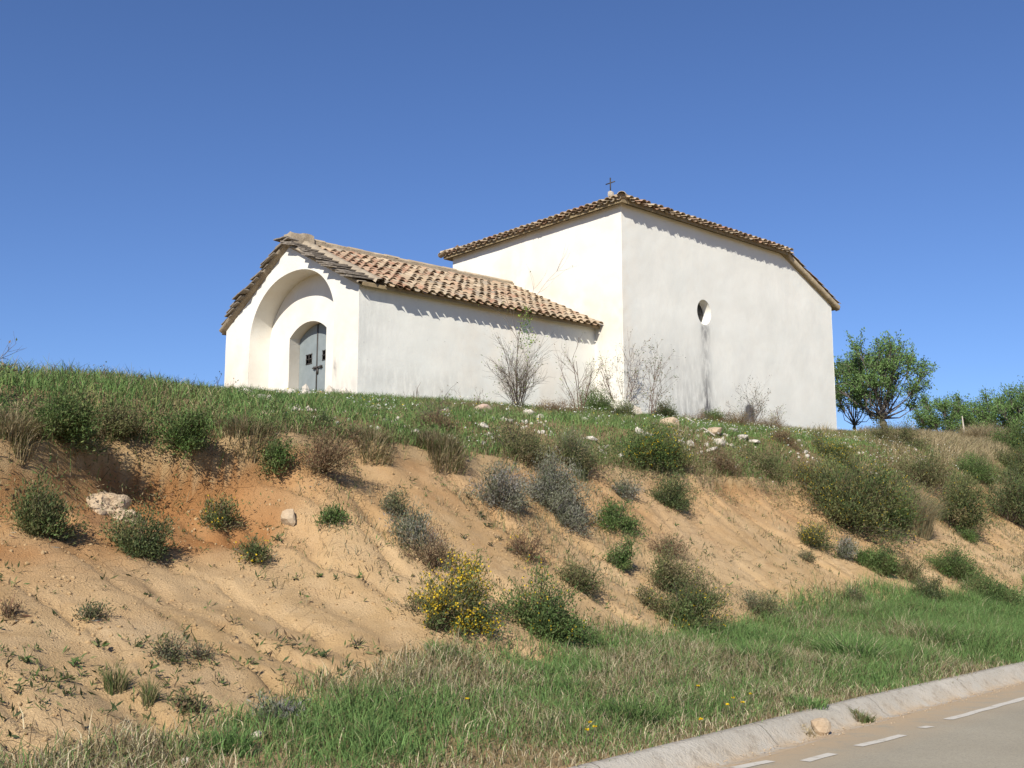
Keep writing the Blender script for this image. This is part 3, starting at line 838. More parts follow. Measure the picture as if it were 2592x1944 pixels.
# ---------------------------------------------------------------- plants
G_FRESH = (.100, .175, .045); G_MID = (.088, .132, .042); G_DARK = (.058, .080, .033); OLIVE = (.140, .142, .058)
STRAW = (.36, .295, .175); DRY = (.24, .19, .105); GREYG = (.155, .162, .100); GREY = (.25, .235, .19); BROWN = (.165, .118, .070)
GR_A = (.138, .222, .068); GR_B = (.098, .168, .052); STRAW2 = (.42, .36, .23)
LILAC = (.20, .185, .20); YELLOW = (.60, .42, .03); LIME = (.20, .27, .05); REDB = (.17, .09, .055)

def pick(n, palette):
    c = np.array([p[0] for p in palette]); w = np.array([p[1] for p in palette], float); w /= w.sum()
    return c[rng.choice(len(c), n, p=w)] * rng.uniform(0.88, 1.50, (n, 1))

def unit(v): return v / (np.linalg.norm(v, axis=-1, keepdims=True) + 1e-9)

def leaves(P, D, L, W, C):
    """one kite-shaped leaf per row"""
    n = len(P); D = unit(D)
    S = unit(np.cross(D, rng.normal(size=(n, 3)))); N = np.cross(D, S)
    L = np.broadcast_to(L, n)[:, None]; W = np.broadcast_to(W, n)[:, None]
    V = np.stack([P, P + D * L * 0.45 + S * W * 0.5 + N * L * 0.06, P + D * L, P + D * L * 0.45 - S * W * 0.5 + N * L * 0.06], 1)
    F = np.arange(n * 4).reshape(n, 4)
    return V.reshape(-1, 3), F, np.repeat(C, 4, 0)

def blades(P, A, h, w, lean, C):
    """grass blades: two quads each, bending along direction A"""
    n = len(P); az = rng.uniform(0, 2 * math.pi, n)
    S = np.stack([np.cos(az), np.sin(az), 0 * az], -1)
    h = np.broadcast_to(h, n)[:, None]; w = np.broadcast_to(w, n)[:, None]; lean = np.broadcast_to(lean, n)[:, None]
    up = np.array([0, 0, 1.0])
    mid = P + up * h * 0.55 + A * h * lean * 0.30; tip = P + up * h * (1 - 0.35 * lean) + A * h * lean * 0.95
    V = np.stack([P - S * w / 2, P + S * w / 2, mid + S * w * 0.42, mid - S * w * 0.42, tip + S * w * 0.08, tip - S * w * 0.08], 1)
    b = (np.arange(n) * 6)[:, None]
    F = np.concatenate([b + [0, 1, 2, 3], b + [3, 2, 4, 5]])
    return V.reshape(-1, 3), F, np.repeat(C, 6, 0)

STY = {
    # leaf length, width, leaves per square metre of silhouette, palette, shape exponent, upright, twig colour
    'round':   dict(l=0.040, w=0.0127, d=11536, pal=[(G_DARK, 5), (G_MID, 2), (OLIVE, 3), (GREYG, 1)], up=.35, m='bark'),
    'broom':   dict(l=0.052, w=0.0116, d=8652, pal=[(OLIVE, 4), (G_MID, 3), (G_DARK, 3), (BROWN, 1)], up=.55, m='bark'),
    'green':   dict(l=0.044, w=0.0149, d=10205, pal=[(G_MID, 5), (G_DARK, 2), (G_FRESH, 2), (OLIVE, 2)], up=.45, m='bark'),
    'grey':    dict(l=0.048, w=0.0106, d=9317, pal=[(GREYG, 4), (GREY, 3), (G_DARK, 2), (LILAC, 1)], up=.55, m='bark'),
    'thyme':   dict(l=0.028, w=0.0106, d=14420, pal=[(GREYG, 3), (G_DARK, 3), (BROWN, 2), (OLIVE, 2)], up=.3, m='bark'),
    'brown':   dict(l=0.040, w=0.0085, d=7986, pal=[(BROWN, 4), (DRY, 2), (REDB, 2), (OLIVE, 1)], up=.5, m='bark_red'),
    'mat':     dict(l=0.040, w=0.0127, d=10205, pal=[(OLIVE, 4), (BROWN, 2), (G_DARK, 2), (DRY, 1.5), (G_MID, 1)], up=.3, m='bark'),
}

BASES = []
def shrub(name, loc, width, height, style, label, flowers=0.0, group=None, cat='shrub', lean=(0, 0)):
    st = STY[style]; rx = width / 2; h = height
    root = bpy.data.objects.new(name, None); col.objects.link(root)
    root.location = loc; tag(root, label, cat, group)
    n0 = ground_normal(loc[0], loc[1]); ax = unit(np.array([0, 0, 1.0]) * 0.38 + n0 * 0.85); BASES.append((loc, rx))
    h = h * 0.76; rx = rx * 1.0
    nb = int(np.clip(26 + 60 * rx * h, 22, 90))
    az = rng.uniform(0, 2 * math.pi, nb); ce = rng.uniform(0.02, 1, nb) ** (0.75)
    se = np.sqrt(1 - ce ** 2)
    lobes = rng.uniform(0.40, 1.25, nb) * 0.62 + 0.66 * vnoise(np.cos(az) * 1.6 + loc[0] * 3 + 5, np.sin(az) * 1.6 + ce * 2 + loc[1], 3) * 1.1
    T = unit(np.cross(ax, [0.31, 0.95, 0.05])); Bn = np.cross(ax, T)
    E = ((T[None] * np.cos(az)[:, None] + Bn[None] * np.sin(az)[:, None]) * (se * rx * 1.08)[:, None] + ax[None] * (ce * h)[:, None]) * lobes[:, None]
    E += np.array([lean[0], lean[1], 0]) * h * ce[:, None]
    # low outer sprays hug the slope
    S0 = (T[None] * np.cos(az)[:, None] + Bn[None] * np.sin(az)[:, None]) * (rng.uniform(0.02, 0.22, nb) * rx)[:, None] - ax * 0.05
    M_ = S0 * 0.45 + E * 0.50 + ax[None] * (h * 0.10 * st['up'])
    sm = MB()
    for k in range(nb):
        sm.tube([S0[k], M_[k], E[k]], [max(.005, .011 * h), .006, .002], 3)
    stems = sm.build('stems', MAT[st['m']], root)
    area = math.pi * rx * h * 0.9
    n = int(np.clip(st['d'] * area, 300, 13000))
    sc = 1.0 if n < 13000 else min(1.7, math.sqrt(st['d'] * area / 13000))
    k = rng.integers(0, nb, n); t = rng.uniform(0.22, 1.0, n) ** 0.75
    C0 = (1 - t)[:, None] ** 2 * S0[k] + (2 * t * (1 - t))[:, None] * M_[k] + (t ** 2)[:, None] * E[k]
    P = C0 + rng.normal(size=(n, 3)) * (0.03 + 0.10 * min(rx, h)) * np.array([1, 1, 0.8])
    Dv = unit(E[k] - S0[k]) * 0.9 + rng.normal(size=(n, 3)) * 0.75 + np.array([0, 0, 0.25 + st['up'] * 0.5])
    clump = (pick(nb, st['pal']) * rng.uniform(0.62, 1.4, (nb, 1)))[k] * 0.6 + pick(n, st['pal']) * 0.4
    V, F, C = leaves(P, Dv, st['l'] * rng.uniform(.6, 1.35, n) * sc, st['w'] * rng.uniform(.7, 1.3, n) * sc, clump)
    fo = link('foliage', mesh_quads('foliage', V, F, MAT['leaf'], C), root)
    if flowers > 0:
        nf = int(min(0.55, flowers * 2.2) * n)
        q = rng.choice(np.where(t > 0.6)[0], nf)
        sel = vnoise(P[q, 0] * 4 + loc[0], P[q, 2] * 4 + P[q, 1] * 3, 8) > 0.40
        q = q[sel]
        V, F, C = leaves(P[q] + rng.normal(size=(len(q), 3)) * .02 + np.array([0, 0, .02]), rng.normal(size=(len(q), 3)), .026, .022, np.array(YELLOW) * rng.uniform(.75, 1.25, (len(q), 1)))
        tag(link('flowers', mesh_quads('flowers', V, F, MAT['petal'], C), root), kind='stuff')
    return root

def tussock(name, loc, width, height, pal, label, group=None, dens=2600, w=.007, droop=1.0, cat='grass tuft', bias=(0, 0)):
    root = bpy.data.objects.new(name, None); col.objects.link(root); root.location = loc
    tag(root, label, cat, group)
    rx = width / 2
    n = int(np.clip(dens * rx * 2 * height + 90, 90, 2600))
    r_ = np.sqrt(rng.uniform(0, 1, n)); az = rng.uniform(0, 2 * math.pi, n)
    A = np.stack([np.cos(az), np.sin(az), 0 * az], -1)
    P = A * (r_ * rx * 0.72)[:, None]
    gz = surface_z(loc[0] + P[:, 0], loc[1] + P[:, 1]) - loc[2]
    P[:, 2] = np.clip(gz, -0.5, 0.35) - 0.03 - 0.6 * (gz < -0.38)
    ln = rng.uniform(0.15, 1.0, n) * (0.45 + r_) * droop
    A2 = unit(A * .7 + rng.normal(size=(n, 3)) * [.7, .7, 0] + np.array([bias[0], bias[1], 0]))
    hh = height * rng.uniform(0.55, 1.2, n) * (1.05 - 0.3 * r_)
    V, F, C = blades(P, A2, hh, w, np.clip(ln * rx / max(height, .05) * 0.55 + rng.uniform(0, .5, n), 0.05, 1.3), pick(n, pal))
    link('blades', mesh_quads('blades', V, F, MAT['grass'], C), root)
    ns = max(3, n // 60)
    q = rng.choice(n, ns)
    V, F, C = blades(P[q], A2[q], hh[q] * 1.25, w * 0.5, 0.3, pick(ns, [(STRAW, 1), (DRY, 1)]))
    tag(link('seed_stalks', mesh_quads('seed_stalks', V, F, MAT['grass'], C), root), kind='stuff')
    return root

def weed(name, loc, size, label, group, pal=None, cat='weed'):
    """low rosette of broad leaves lying on the soil"""
    root = bpy.data.objects.new(name, None); col.objects.link(root); root.location = loc
    tag(root, label, cat, group)
    n0 = ground_normal(loc[0], loc[1]); T = unit(np.cross(n0, [0.3, 0.9, 0.1])); B = np.cross(n0, T)
    n = int(rng.integers(10, 20)); az = rng.uniform(0, 2 * math.pi, n); ce = rng.uniform(0.12, 0.9, n)
    D = T[None] * np.cos(az)[:, None] + B[None] * np.sin(az)[:, None] + n0[None] * ce[:, None]
    P = rng.normal(size=(n, 3)) * size * 0.16 + n0 * 0.01
    V, F, C = leaves(P, D, size * rng.uniform(.35, .7, n), size * rng.uniform(.10, .2, n), pick(n, pal or [(G_MID, 3), (G_DARK, 2), (OLIVE, 2)]))
    link('leaves', mesh_quads('leaves', V, F, MAT['leaf'], C), root)
    m = MB()
    for j in range(3): m.tube([-n0 * .02, D[j] * size * .25, D[j] * size * .45 + n0 * size * .1], [.006, .004, .002], 3)
    m.build('stems', MAT['bark'], root)
    return root

def twigs(mb, tips, p, d, L, r, depth, spread, kids):
    """recursive bare twigs"""
    n = 4
    P = [p]; dd = d
    for k in range(n):
        dd = unit(dd + rng.normal(size=3) * 0.10 + np.array([0, 0, 0.035])); P.append(P[-1] + dd * L / n)
    mb.tube(P, np.linspace(r, r * 0.45, n + 1), 4 if r > .008 else 3)
    if depth == 0: tips.append((P[-1], dd)); tips.append((P[-2], dd)); return
    for j in range(kids):
        k = int(rng.integers(1, n + 1))
        side = unit(np.cross(dd, rng.normal(size=3)))
        twigs(mb, tips, P[k], unit(dd + side * spread * rng.uniform(.5, 1.1)), L * rng.uniform(.35, .62), r * 0.5, depth - 1, spread, kids)

def bare_shrub(name, loc, width, height, label, stems=9, leafy=0.25, bark='bark_red', pal=None, group=None, depth=2, kids=4, top=None, r0=.013, cat='bare shrub'):
    root = bpy.data.objects.new(name, None); col.objects.link(root); root.location = loc
    tag(root, label, cat, group)
    m = MB(); tips = []
    for k in range(stems):
        az = rng.uniform(0, 2 * math.pi); o = rng.uniform(0.1, 1.0)
        hs = rng.uniform(.28, .62) if top else rng.uniform(.5, .85)
        tgt = np.array([math.cos(az) * width / 2 * o, math.sin(az) * width / 2 * o * .7, height * hs * (1.05 - .35 * o)])
        st = np.array([math.cos(az), math.sin(az), 0]) * rng.uniform(0, .1) - np.array([0, 0, .08])
        if k == 0: tgt = np.array([top[0], 0, height * .93]) if top else np.array([width * .03, 0, height * .86])
        twigs(m, tips, st, unit(tgt - st), float(np.linalg.norm(tgt)), r0 * rng.uniform(.6, 1.15) * (1.35 if k == 0 else 1), depth, .75, kids)
    m.build('branches', MAT[bark], root)
    P = np.array([t[0] for t in tips]); D = np.array([t[1] for t in tips])
    nl = int(len(P) * leafy * 3)
    if nl:
        q = rng.integers(0, len(P), nl)
        V, F, C = leaves(P[q] + rng.normal(size=(nl, 3)) * .03, D[q] + rng.normal(size=(nl, 3)) * .8, .045 * rng.uniform(.6, 1.4, nl), .024, pick(nl, pal or [(LIME, 2), (G_MID, 2), (BROWN, 1)]))
        link('foliage', mesh_quads('foliage', V, F, MAT['leaf'], C), root)
    if top:
        nl = 210
        hz = rng.uniform(0, 1, nl)
        P = np.stack([top[0] + rng.normal(size=nl) * .13 * (1.1 - hz * .6), top[1] + rng.normal(size=nl) * .13, top[2] + (hz - .5) * top[3]], -1)
        V, F, C = leaves(P, rng.normal(size=(nl, 3)) + [0, 0, .5], .06 * rng.uniform(.6, 1.3, nl), .034, pick(nl, [(LIME, 3), (G_FRESH, 2), (G_MID, 1)]))
        tag(link('leaf_tuft', mesh_quads('leaf_tuft', V, F, MAT['leaf'], C), root), kind='stuff')
    return root

def tree(name, loc, crown_w, crown_h, trunk_h, label, group=None, pal=None, r0=.14, lean=0.0, nleaf=9000, blobs=15, dead=False, low=0.0, loose=0.23):
    root = bpy.data.objects.new(name, None); col.objects.link(root); root.location = loc
    tag(root, label, 'tree', group)
    m = MB()
    th = [np.array([0, 0, -.3]), np.array([lean * .2, 0, trunk_h * .45]), np.array([lean * .5, .03, trunk_h * .8]), np.array([lean, 0, trunk_h])]
    m.tube(th, [r0 * 1.35, r0 * 1.1, r0, r0 * .72], 7)
    fork = th[-1]
    cz = trunk_h + crown_h * .45
    B = []
    for k in range(blobs):
        a = k * 2.399 + rng.uniform(-.4, .4); ce = -.75 + 1.75 * (k + rng.uniform(0, 1)) / blobs; ce = min(ce, .98); rr = rng.uniform(.50, .95)
        B.append([math.cos(a) * math.sqrt(1 - ce * ce) * crown_w / 2 * rr, math.sin(a) * math.sqrt(1 - ce * ce) * crown_w / 2 * rr, cz + ce * crown_h / 2 * rr])
    B = np.array(B)
    tips = []
    for b in B:
        mid = fork * .5 + b * .5 + np.array([0, 0, -.12 * crown_h * rng.uniform(0, 1)]) + rng.normal(size=3) * .12
        P = [fork, fork * .7 + mid * .3 + rng.normal(size=3) * .05, mid, b]
        m.tube(P, [r0 * .42, r0 * .32, r0 * .20, r0 * .06], 5)
        for j in range(9):
            e = b + unit(rng.normal(size=3) * [.8, .8, .7] + [0, 0, 1.0]) * crown_h * rng.uniform(.12, .27)
            m.tube([mid * .3 + b * .7, b * .6 + e * .4, e], [.018, .012, .005], 3); tips.append((b, e))
    if dead:
        m.tube([fork, fork + [-.35, -.1, .12], fork + [-.62, -.15, .45], fork + [-.6, -.2, .7]], [.05, .045, .03, .015], 5)
    m.build('trunk', MAT['bark_grey'], root)
    nt = len(tips); k = rng.integers(0, nt, nleaf); t = rng.uniform(0.1, 1.12, nleaf)
    b = np.array([q[0] for q in tips])[k]; e = np.array([q[1] for q in tips])[k]
    P = b + (e - b) * t[:, None] + rng.normal(size=(nleaf, 3)) * loose * crown_h * .22
    V, F, C = leaves(P, unit(e - b) + rng.normal(size=(nleaf, 3)) * .7, .10 * rng.uniform(.6, 1.3, nleaf), .045, pick(nleaf, pal or [(G_MID, 4), (G_DARK, 4), (OLIVE, 2)]))
    link('crown', mesh_quads('crown', V, F, MAT['leaf'], C), root)
    return root

import bmesh
def stone_mesh(seed, sub=2, flat=.6, rough=0.0):
    bm = bmesh.new(); bmesh.ops.create_icosphere(bm, subdivisions=sub, radius=.5)
    V = np.array([v.co[:] for v in bm.verts])
    d = 0.6 + 0.8 * fbm(V[:, 0] * 2.2 + seed * 3.1, V[:, 1] * 2.2 + V[:, 2] * 2.7 + seed, seed, 3)
    if rough: d = d + rough * (fbm(V[:, 0] * 7 + seed, V[:, 1] * 7 + V[:, 2] * 8, seed + 5, 3) - .5)
    V = V * d[:, None]
    for ax in range(3):                       # a few flat broken faces
        nn = unit(np.random.default_rng(seed * 7 + ax).normal(size=3)); q = V @ nn; lim = .30
        V = V - np.clip(q - lim, 0, None)[:, None] * nn * .9
    V[:, 2] *= flat
    for v, c in zip(bm.verts, V): v.co = c
    me = bpy.data.meshes.new('stone'); bm.to_mesh(me); bm.free(); return me

def u_of(p): return p[0] * DIR_U[0] + p[1] * DIR_U[1]

def stone(name, loc, w, h, label, mat='rock_pale', seed=1, group=None, sub=2, rot=0.0, sink=.25, cat='stone', d=None):
    me = stone_mesh(seed, sub, 1.0, 0.55 if name == 'earth_outcrop' else 0.0); me.materials.append(MAT[mat])
    o = link(name, me, None, (loc[0], loc[1], loc[2] + h * (.5 - sink)), (rng.normal(0, .15), rng.normal(0, .15), rot))
    if u_of(loc) > 11.5 and mat == 'rock_pale': h *= float(np.interp(u_of(loc), [13, 17], [1.1, 1.75])); w *= float(np.interp(u_of(loc), [13, 17], [.95, 1.15])); sink = min(sink, .12); o.location.z = loc[2] + h * (.5 - sink)
    o.scale = (w * 1.15, (d or w * .8), h * 1.15); tag(o, label, cat, group); return o

def hits(x, y): return (x, y, float(surface_z(x, y)))

# ---- grass and other growth nobody could count
def scatter(n, s0, s1, u0, u1, prob):
    s = rng.uniform(s0, s1, n); u = rng.uniform(u0, u1, n)
    k = rng.uniform(0, 1, n) < prob(s, u)
    s, u = s[k], u[k]; x, y = to_xy(s, u); z = terrain_su(s, u)
    return s, u, np.stack([x, y, z], -1)

def grass(name, label, P, s, u, h, w, lean, C, bias=None):
    n = len(P); az = rng.uniform(0, 2 * math.pi, n); A = np.stack([np.cos(az), np.sin(az), 0 * az], -1)
    if bias is not None: A = unit(A + np.array([bias[0], bias[1], 0.0]))
    V, F, C = blades(P - [0, 0, .02], A, h, w, lean, C)
    o = link(name, mesh_quads(name, V, F, MAT['grass'], C)); tag(o, label, 'grass', None, 'stuff'); return o

OUTD = -np.array(DIR_U)                      # down the bank, towards the road
def verge_prob(s, u):
    t = toe_u(s); edge = np.clip((t + 0.55 + 1.2 * (fbm(s * .8, u * .8, 201, 3) - .5) - u) / .7, 0, 1)
    dens = np.interp(s, [0, 4, 7, 10, 40], [.6, .75, .95, 1, 1])
    patch = np.clip((fbm(s * 1.1, u * 1.1, 203, 4) - np.interp(s, [0, 4.5, 6.5, 10, 15], [.47, .44, .28, .2, .15])) / .12, np.interp(s, [3.4, 5.2], [.08, .65]), 1)
    road = np.clip((u + bend(s) - 5.18) / .22, 0.0, 1)
    return edge * dens * patch * road
s, u, P = scatter(300000, 1.5, 24, 4.98, 10.0, verge_prob)
gn = fbm(s * .55, u * .75, 205, 4); right = np.clip((s - 9) / 7, 0, 1)
green = rng.uniform(0, 1, len(s)) < np.clip(.48 + 2.6 * (gn - .5) + .42 * right - .45 * np.clip((5.7 - u) / .4, 0, 1), .15, .96)
C = np.where(green[:, None], pick(len(s), [(GR_A, 5), (GR_B, 3), (OLIVE, 1)]), pick(len(s), [(STRAW2, 3), (DRY, 3), (BROWN, 1), (OLIVE, 2)]))
tall = (0.10 + .30 * fbm(s * .9 + 7, u * .9, 207, 3)) * (.75 + .55 * right) * np.clip((u - 5.0) / .8, .5, 1)
grass('verge_grass', 'mixed green and straw coloured grass growing along the roadside verge', P, s, u, tall * rng.uniform(.5, 1.25, len(s)), .005 + .0045 * rng.uniform(0, 1, len(s)), rng.uniform(.15, 1.1, len(s)), C)
s, u, P = scatter(60000, 24, 48, 5.22, 9.6, verge_prob)
C = pick(len(s), [(GR_A, 5), (GR_B, 3), (OLIVE, 1), (STRAW2, 1)])
grass('verge_grass', 'green grass of the roadside verge farther along the road', P, s, u, rng.uniform(.12, .36, len(s)), .012, rng.uniform(.15, 1.0, len(s)), C)

def plateau_prob(s, u):
    c = crest_u(s)
    return np.clip((u - c - .02) / .3, 0, 1) * np.clip((fbm(s * .8, u * .8, 211, 4) - .30) / .12, .25, 1) * np.clip(1.5 - (u - 14) / 10, .18, 1)
s, u, P = scatter(330000, 2.5, 46, 11.2, 23, plateau_prob)
gn = fbm(s * .5, u * .6, 213, 4)
dryfrac = np.clip(.20 - 2.4 * (gn - .5) + .55 * np.clip((s - 27) / 9, 0, 1) + .30 * np.clip((crest_u(s) + .6 - u) / .5, 0, 1) - .42 * np.clip((15 - s) / 3, 0, 1), .08, .95)
dry = rng.uniform(0, 1, len(s)) < dryfrac
C = np.where(dry[:, None], pick(len(s), [(STRAW, 3), (DRY, 3), (BROWN, 1.5), (OLIVE, 4), (REDB, .4)]), pick(len(s), [(GR_A, 6), (GR_B, 3), ((.20, .24, .08), 2), (OLIVE, .8)]))
hh = (.08 + .22 * fbm(s * 1.3, u * 1.3, 215, 3)) * np.interp(s, [9, 13], [1.35, 1.0]) * rng.uniform(.5, 1.3, len(s))
grass('hilltop_grass', 'short green and brown grass covering the hilltop around the chapel', P, s, u, hh, .011, rng.uniform(.2, 1.2, len(s)), C)
# longer growth hanging over the lip of the bank
def lip_prob(s, u):
    c = crest_u(s); return np.exp(-((u - c - .30) / .16) ** 2) * np.clip((fbm(s * .9, s * 0, 217, 3) - .36) / .1, .25, 1)
s, u, P = scatter(90000, 2.5, 46, 10.6, 13.2, lip_prob)
gn = fbm(s * .8, u * .8, 219, 3)
C = np.where((rng.uniform(0, 1, len(s)) < np.clip(.35 + 3 * (gn - .5), .1, .9))[:, None], pick(len(s), [(G_MID, 3), (G_DARK, 2), (OLIVE, 3)]), pick(len(s), [(DRY, 3), (BROWN, 3), (STRAW, 1), (OLIVE, 2)]))
grass('overhanging_grass', 'olive and brown grass hanging over the lip of the earth bank', P, s, u, rng.uniform(.08, .28, len(s)), .008, rng.uniform(.4, 1.4, len(s)), C, bias=OUTD * 1.3)
# straw grass on the right shoulder of the hill
def straw_prob(s, u): return np.clip((s - 33) / 3, 0, 1) * np.clip((fbm(s * .45, u * .6, 221, 3) - .42) / .1, 0, 1)
s, u, P = scatter(60000, 32, 54, 12.4, 17.5, straw_prob)
grass('straw_grass', 'pale dry straw grass on the right shoulder of the hill', P, s, u, rng.uniform(.2, .5, len(s)), .013, rng.uniform(.2, .9, len(s)), pick(len(s), [(STRAW, 5), (DRY, 2), (OLIVE, 1)]), bias=(.5, -.2))

# low leafy scrub of the crest and hilltop, small leaves in patches
def scrub_prob(s, u):
    c = crest_u(s)
    return np.exp(-((u - c - .30) / .50) ** 2) * np.clip((fbm(s * .9, u * 1.2, 231, 3) - .42) / .06, 0, 1)
s, u, P = scatter(210000, 2.5, 46, 10.6, 14.4, scrub_prob)
hgt = np.clip((fbm(s * .9, u * 1.2, 231, 3) - .42) * 2.2, .03, .38)
P = P + np.stack([0 * s, 0 * s, rng.uniform(0, 1, len(s)) ** .7 * hgt], -1)
big = fbm(s * .5, u * .5, 233, 2)
C = np.where((big > .52)[:, None], pick(len(s), [(OLIVE, 5), (G_DARK, 2), (G_MID, 3)]), pick(len(s), [(BROWN, 3), (OLIVE, 4), (DRY, 2), (G_MID, 1)]))
V, F, C = leaves(P, rng.normal(size=(len(s), 3)) + [0, 0, .6], .05 * rng.uniform(.6, 1.4, len(s)), .014, C)
tag(link('low_scrub', mesh_quads('low_scrub', V, F, MAT['leaf'], C)), 'low olive and brown scrub matted along the crest of the bank', 'scrub', None, 'stuff')

# seedlings and dead sprigs over the bare earth, crumbs and pebbles of the slope
def seed_prob(s, u):
    g = (u - toe_u(s)) / (crest_u(s) - toe_u(s))
    lowleft = np.exp(-((s - 4.6) / 2.2) ** 2 - ((g - .10) / .28) ** 2)
    mid = np.clip((fbm(s * .7, u * .9, 241, 3) - .5) / .12, 0, 1)
    return np.clip(.24 + .95 * lowleft * np.clip((fbm(s * 1.4, u * 1.4, 243, 3) - .44) / .1, 0, 1) + .5 * mid, 0, 1) * (g > -.1) * (g < .95)
s, u, P = scatter(5200, 2.6, 34, 6.6, 12, seed_prob)
VV, FF, CC, off = [], [], [], 0
for p in P:
    n0 = np.array([-DIR_U[0] * .5, -DIR_U[1] * .5, .8]); sz = rng.uniform(.03, .12) * (1 + .3 * rng.random()); n = int(rng.integers(4, 10))
    D = rng.normal(size=(n, 3)) + n0 * .9
    V, F, C = leaves(p + rng.normal(size=(n, 3)) * sz * .25 + n0 * .01, D, sz * rng.uniform(.4, .9, n), sz * rng.uniform(.08, .2, n), pick(n, [(G_MID, 3), (G_DARK, 3), (OLIVE, 3), (BROWN, 2)]))
    VV.append(V); FF.append(F + off); CC.append(C); off += len(V)
tag(link('seedlings', mesh_quads('seedlings', np.concatenate(VV), np.concatenate(FF), MAT['leaf'], np.concatenate(CC))), 'tiny seedlings and dead sprigs dotted over the bare earth slope', 'seedlings', None, 'stuff')

bm = bmesh.new(); bmesh.ops.create_icosphere(bm, subdivisions=1, radius=.5)
IV = np.array([v.co[:] for v in bm.verts]); IF = np.array([[v.index for v in f.verts] for f in bm.faces]); bm.free()
def crumbs(name, label, P, size, mat_, cat):
    n = len(P); V = IV[None] * (1 + .5 * (rng.uniform(size=(n, len(IV), 1)) - .5)) * size[:, None, None] * rng.uniform(.6, 1.2, (n, 1, 3)) + P[:, None]
    F = IF[None] + (np.arange(n) * len(IV))[:, None, None]
    F = F.reshape(-1, 3)
    o = link(name, mesh_quads(name, V.reshape(-1, 3), F, mat_)); tag(o, label, cat, None, 'stuff'); return o
def crumb_prob(s, u):
    g = (u - toe_u(s)) / (crest_u(s) - toe_u(s)); return (g > -.05) * (g < 1.0) * np.clip(.25 + 1.6 * (fbm(s * .9, u * .9, 251, 3) - .42), .05, 1)
s, u, P = scatter(42000, 2.4, 34, 6.6, 12, crumb_prob)
crumbs('soil_crumbs', 'crumbs and clods of sandy earth lying on the slope', P, .008 + .050 * rng.uniform(0, 1, len(s)) ** 6, MAT['soil'], 'soil')
def gravel_prob(s, u): return np.clip((fbm(s * .8, u * .9, 255, 3) - .47) / .08, .04, 1)
s, u, P = scatter(6500, 9, 36, 12.0, 20, gravel_prob)
P = P[:]
crumbs('rubble', 'small pale rubble scattered in the hilltop grass', P + [0, 0, .02], .03 + .09 * rng.uniform(0, 1, len(s)) ** 3, MAT['rock_pale'], 'rubble')
def grit_prob(s, u): return np.exp(-((u - 4.82) / .16) ** 2)
s, u, P = scatter(5000, 0, 26, 4.2, 5.2, grit_prob)
P[:, 2] = np.interp(u, [4.55, 4.78, 4.95, 5.03, 5.12, 5.24], [0, -.012, -.045, -.052, -.02, .075]) + .004
crumbs('road_grit', 'sandy grit washed along the edge of the road', P, .006 + .014 * rng.uniform(0, 1, len(s)) ** 3, MAT['rock_tan'], 'grit')

# tiny white and yellow flowers in the hilltop grass
def bloom_prob(s, u):
    return np.clip((u - crest_u(s) - .2) / .3, 0, 1) * np.clip((fbm(s * .7, u * .8, 261, 3) - .46) / .08, .03, 1)
s, u, P = scatter(5200, 11, 38, 11.5, 20, bloom_prob)
n = len(s); P = P + np.stack([0 * s, 0 * s, rng.uniform(.08, .24, n)], -1)
C = np.where((rng.uniform(0, 1, n) < .86)[:, None], np.array([.70, .70, .62]), np.array([.65, .5, .06]))
V, F, C = leaves(P, rng.normal(size=(n, 3)) + [0, 0, .3], .034 * rng.uniform(.6, 1.3, n), .030, C)
tag(link('hilltop_flowers', mesh_quads('hilltop_flowers', V, F, MAT['petal'], C)), 'tiny white flowers sprinkled through the hilltop grass', 'flowers', None, 'stuff')

# untidy dry growth on the middle of the bank, between the bushes
def tangle_prob(s, u):
    g = (u - toe_u(s)) / (crest_u(s) - toe_u(s))
    m = np.interp(s, [7, 9, 11, 17, 20, 23, 27], [.1, .6, 1, .9, .25, .35, .9])
    return m * np.clip((fbm(s * 1.0, u * .9, 271, 4) - .49) / .07, 0, 1) * (g > -.05) * (g < 1.05)
s, u, P = scatter(60000, 7, 36, 6.8, 12.2, tangle_prob)
C = pick(len(s), [(OLIVE, 3), (DRY, 3), (BROWN, 2), (STRAW, 1.5), (GREYG, 2), (G_MID, 1)])
grass('bank_tangle', 'untidy tangle of dry grass and small weeds between the bank bushes', P, s, u, rng.uniform(.05, .20, len(s)) * (.5 + 1.1 * fbm(s * 1.5, u * 1.5, 273, 2)), .007, rng.uniform(.2, 1.3, len(s)), C)

# ---------------------------------------------------------------- plants, stones and trees one by one (world metres)
def dandelion(x, y, place):
    root = bpy.data.objects.new('dandelion', None); col.objects.link(root); root.location = hits(x, y)
    tag(root, 'small yellow dandelion, ' + place + ' from left in the roadside verge grass', 'flower', 'dandelions in the verge')
    m = MB(); m.tube([[0, 0, -.02], [.01, 0, .07], [.015, .01, .13]], .003, 3); m.build('stem', MAT['bark'], root)
    n = 16; a = rng.uniform(0, 2 * math.pi, n)
    V, F, C = leaves(np.tile([.015, .01, .13], (n, 1)), np.stack([np.cos(a), np.sin(a), rng.uniform(.1, 1, n)], -1), .024, .012, np.array((.85, .60, .02)) * rng.uniform(.85, 1.1, (n, 1)))
    link('petals', mesh_quads('petals', V, F, MAT['petal'], C), root)
TREEP = [((.115, .19, .062), 4), (GR_B, 2), (GR_A, 3), (G_MID, 1)]
TOP1 = (0.20, 0.0, 2.04, 1.08)
shrub('shrub', hits(-4.81, 11.14), 0.76, 0.74, 'broom', 'large straggly olive green bush on bare slope at left edge', 0.0, 'shrubs on the bare bank', 'shrub')
shrub('shrub', hits(-3.96, 11.66), 0.65, 0.61, 'round', 'dense round dark green bush below the pale earth outcrop', 0.0, 'shrubs on the bare bank', 'shrub')
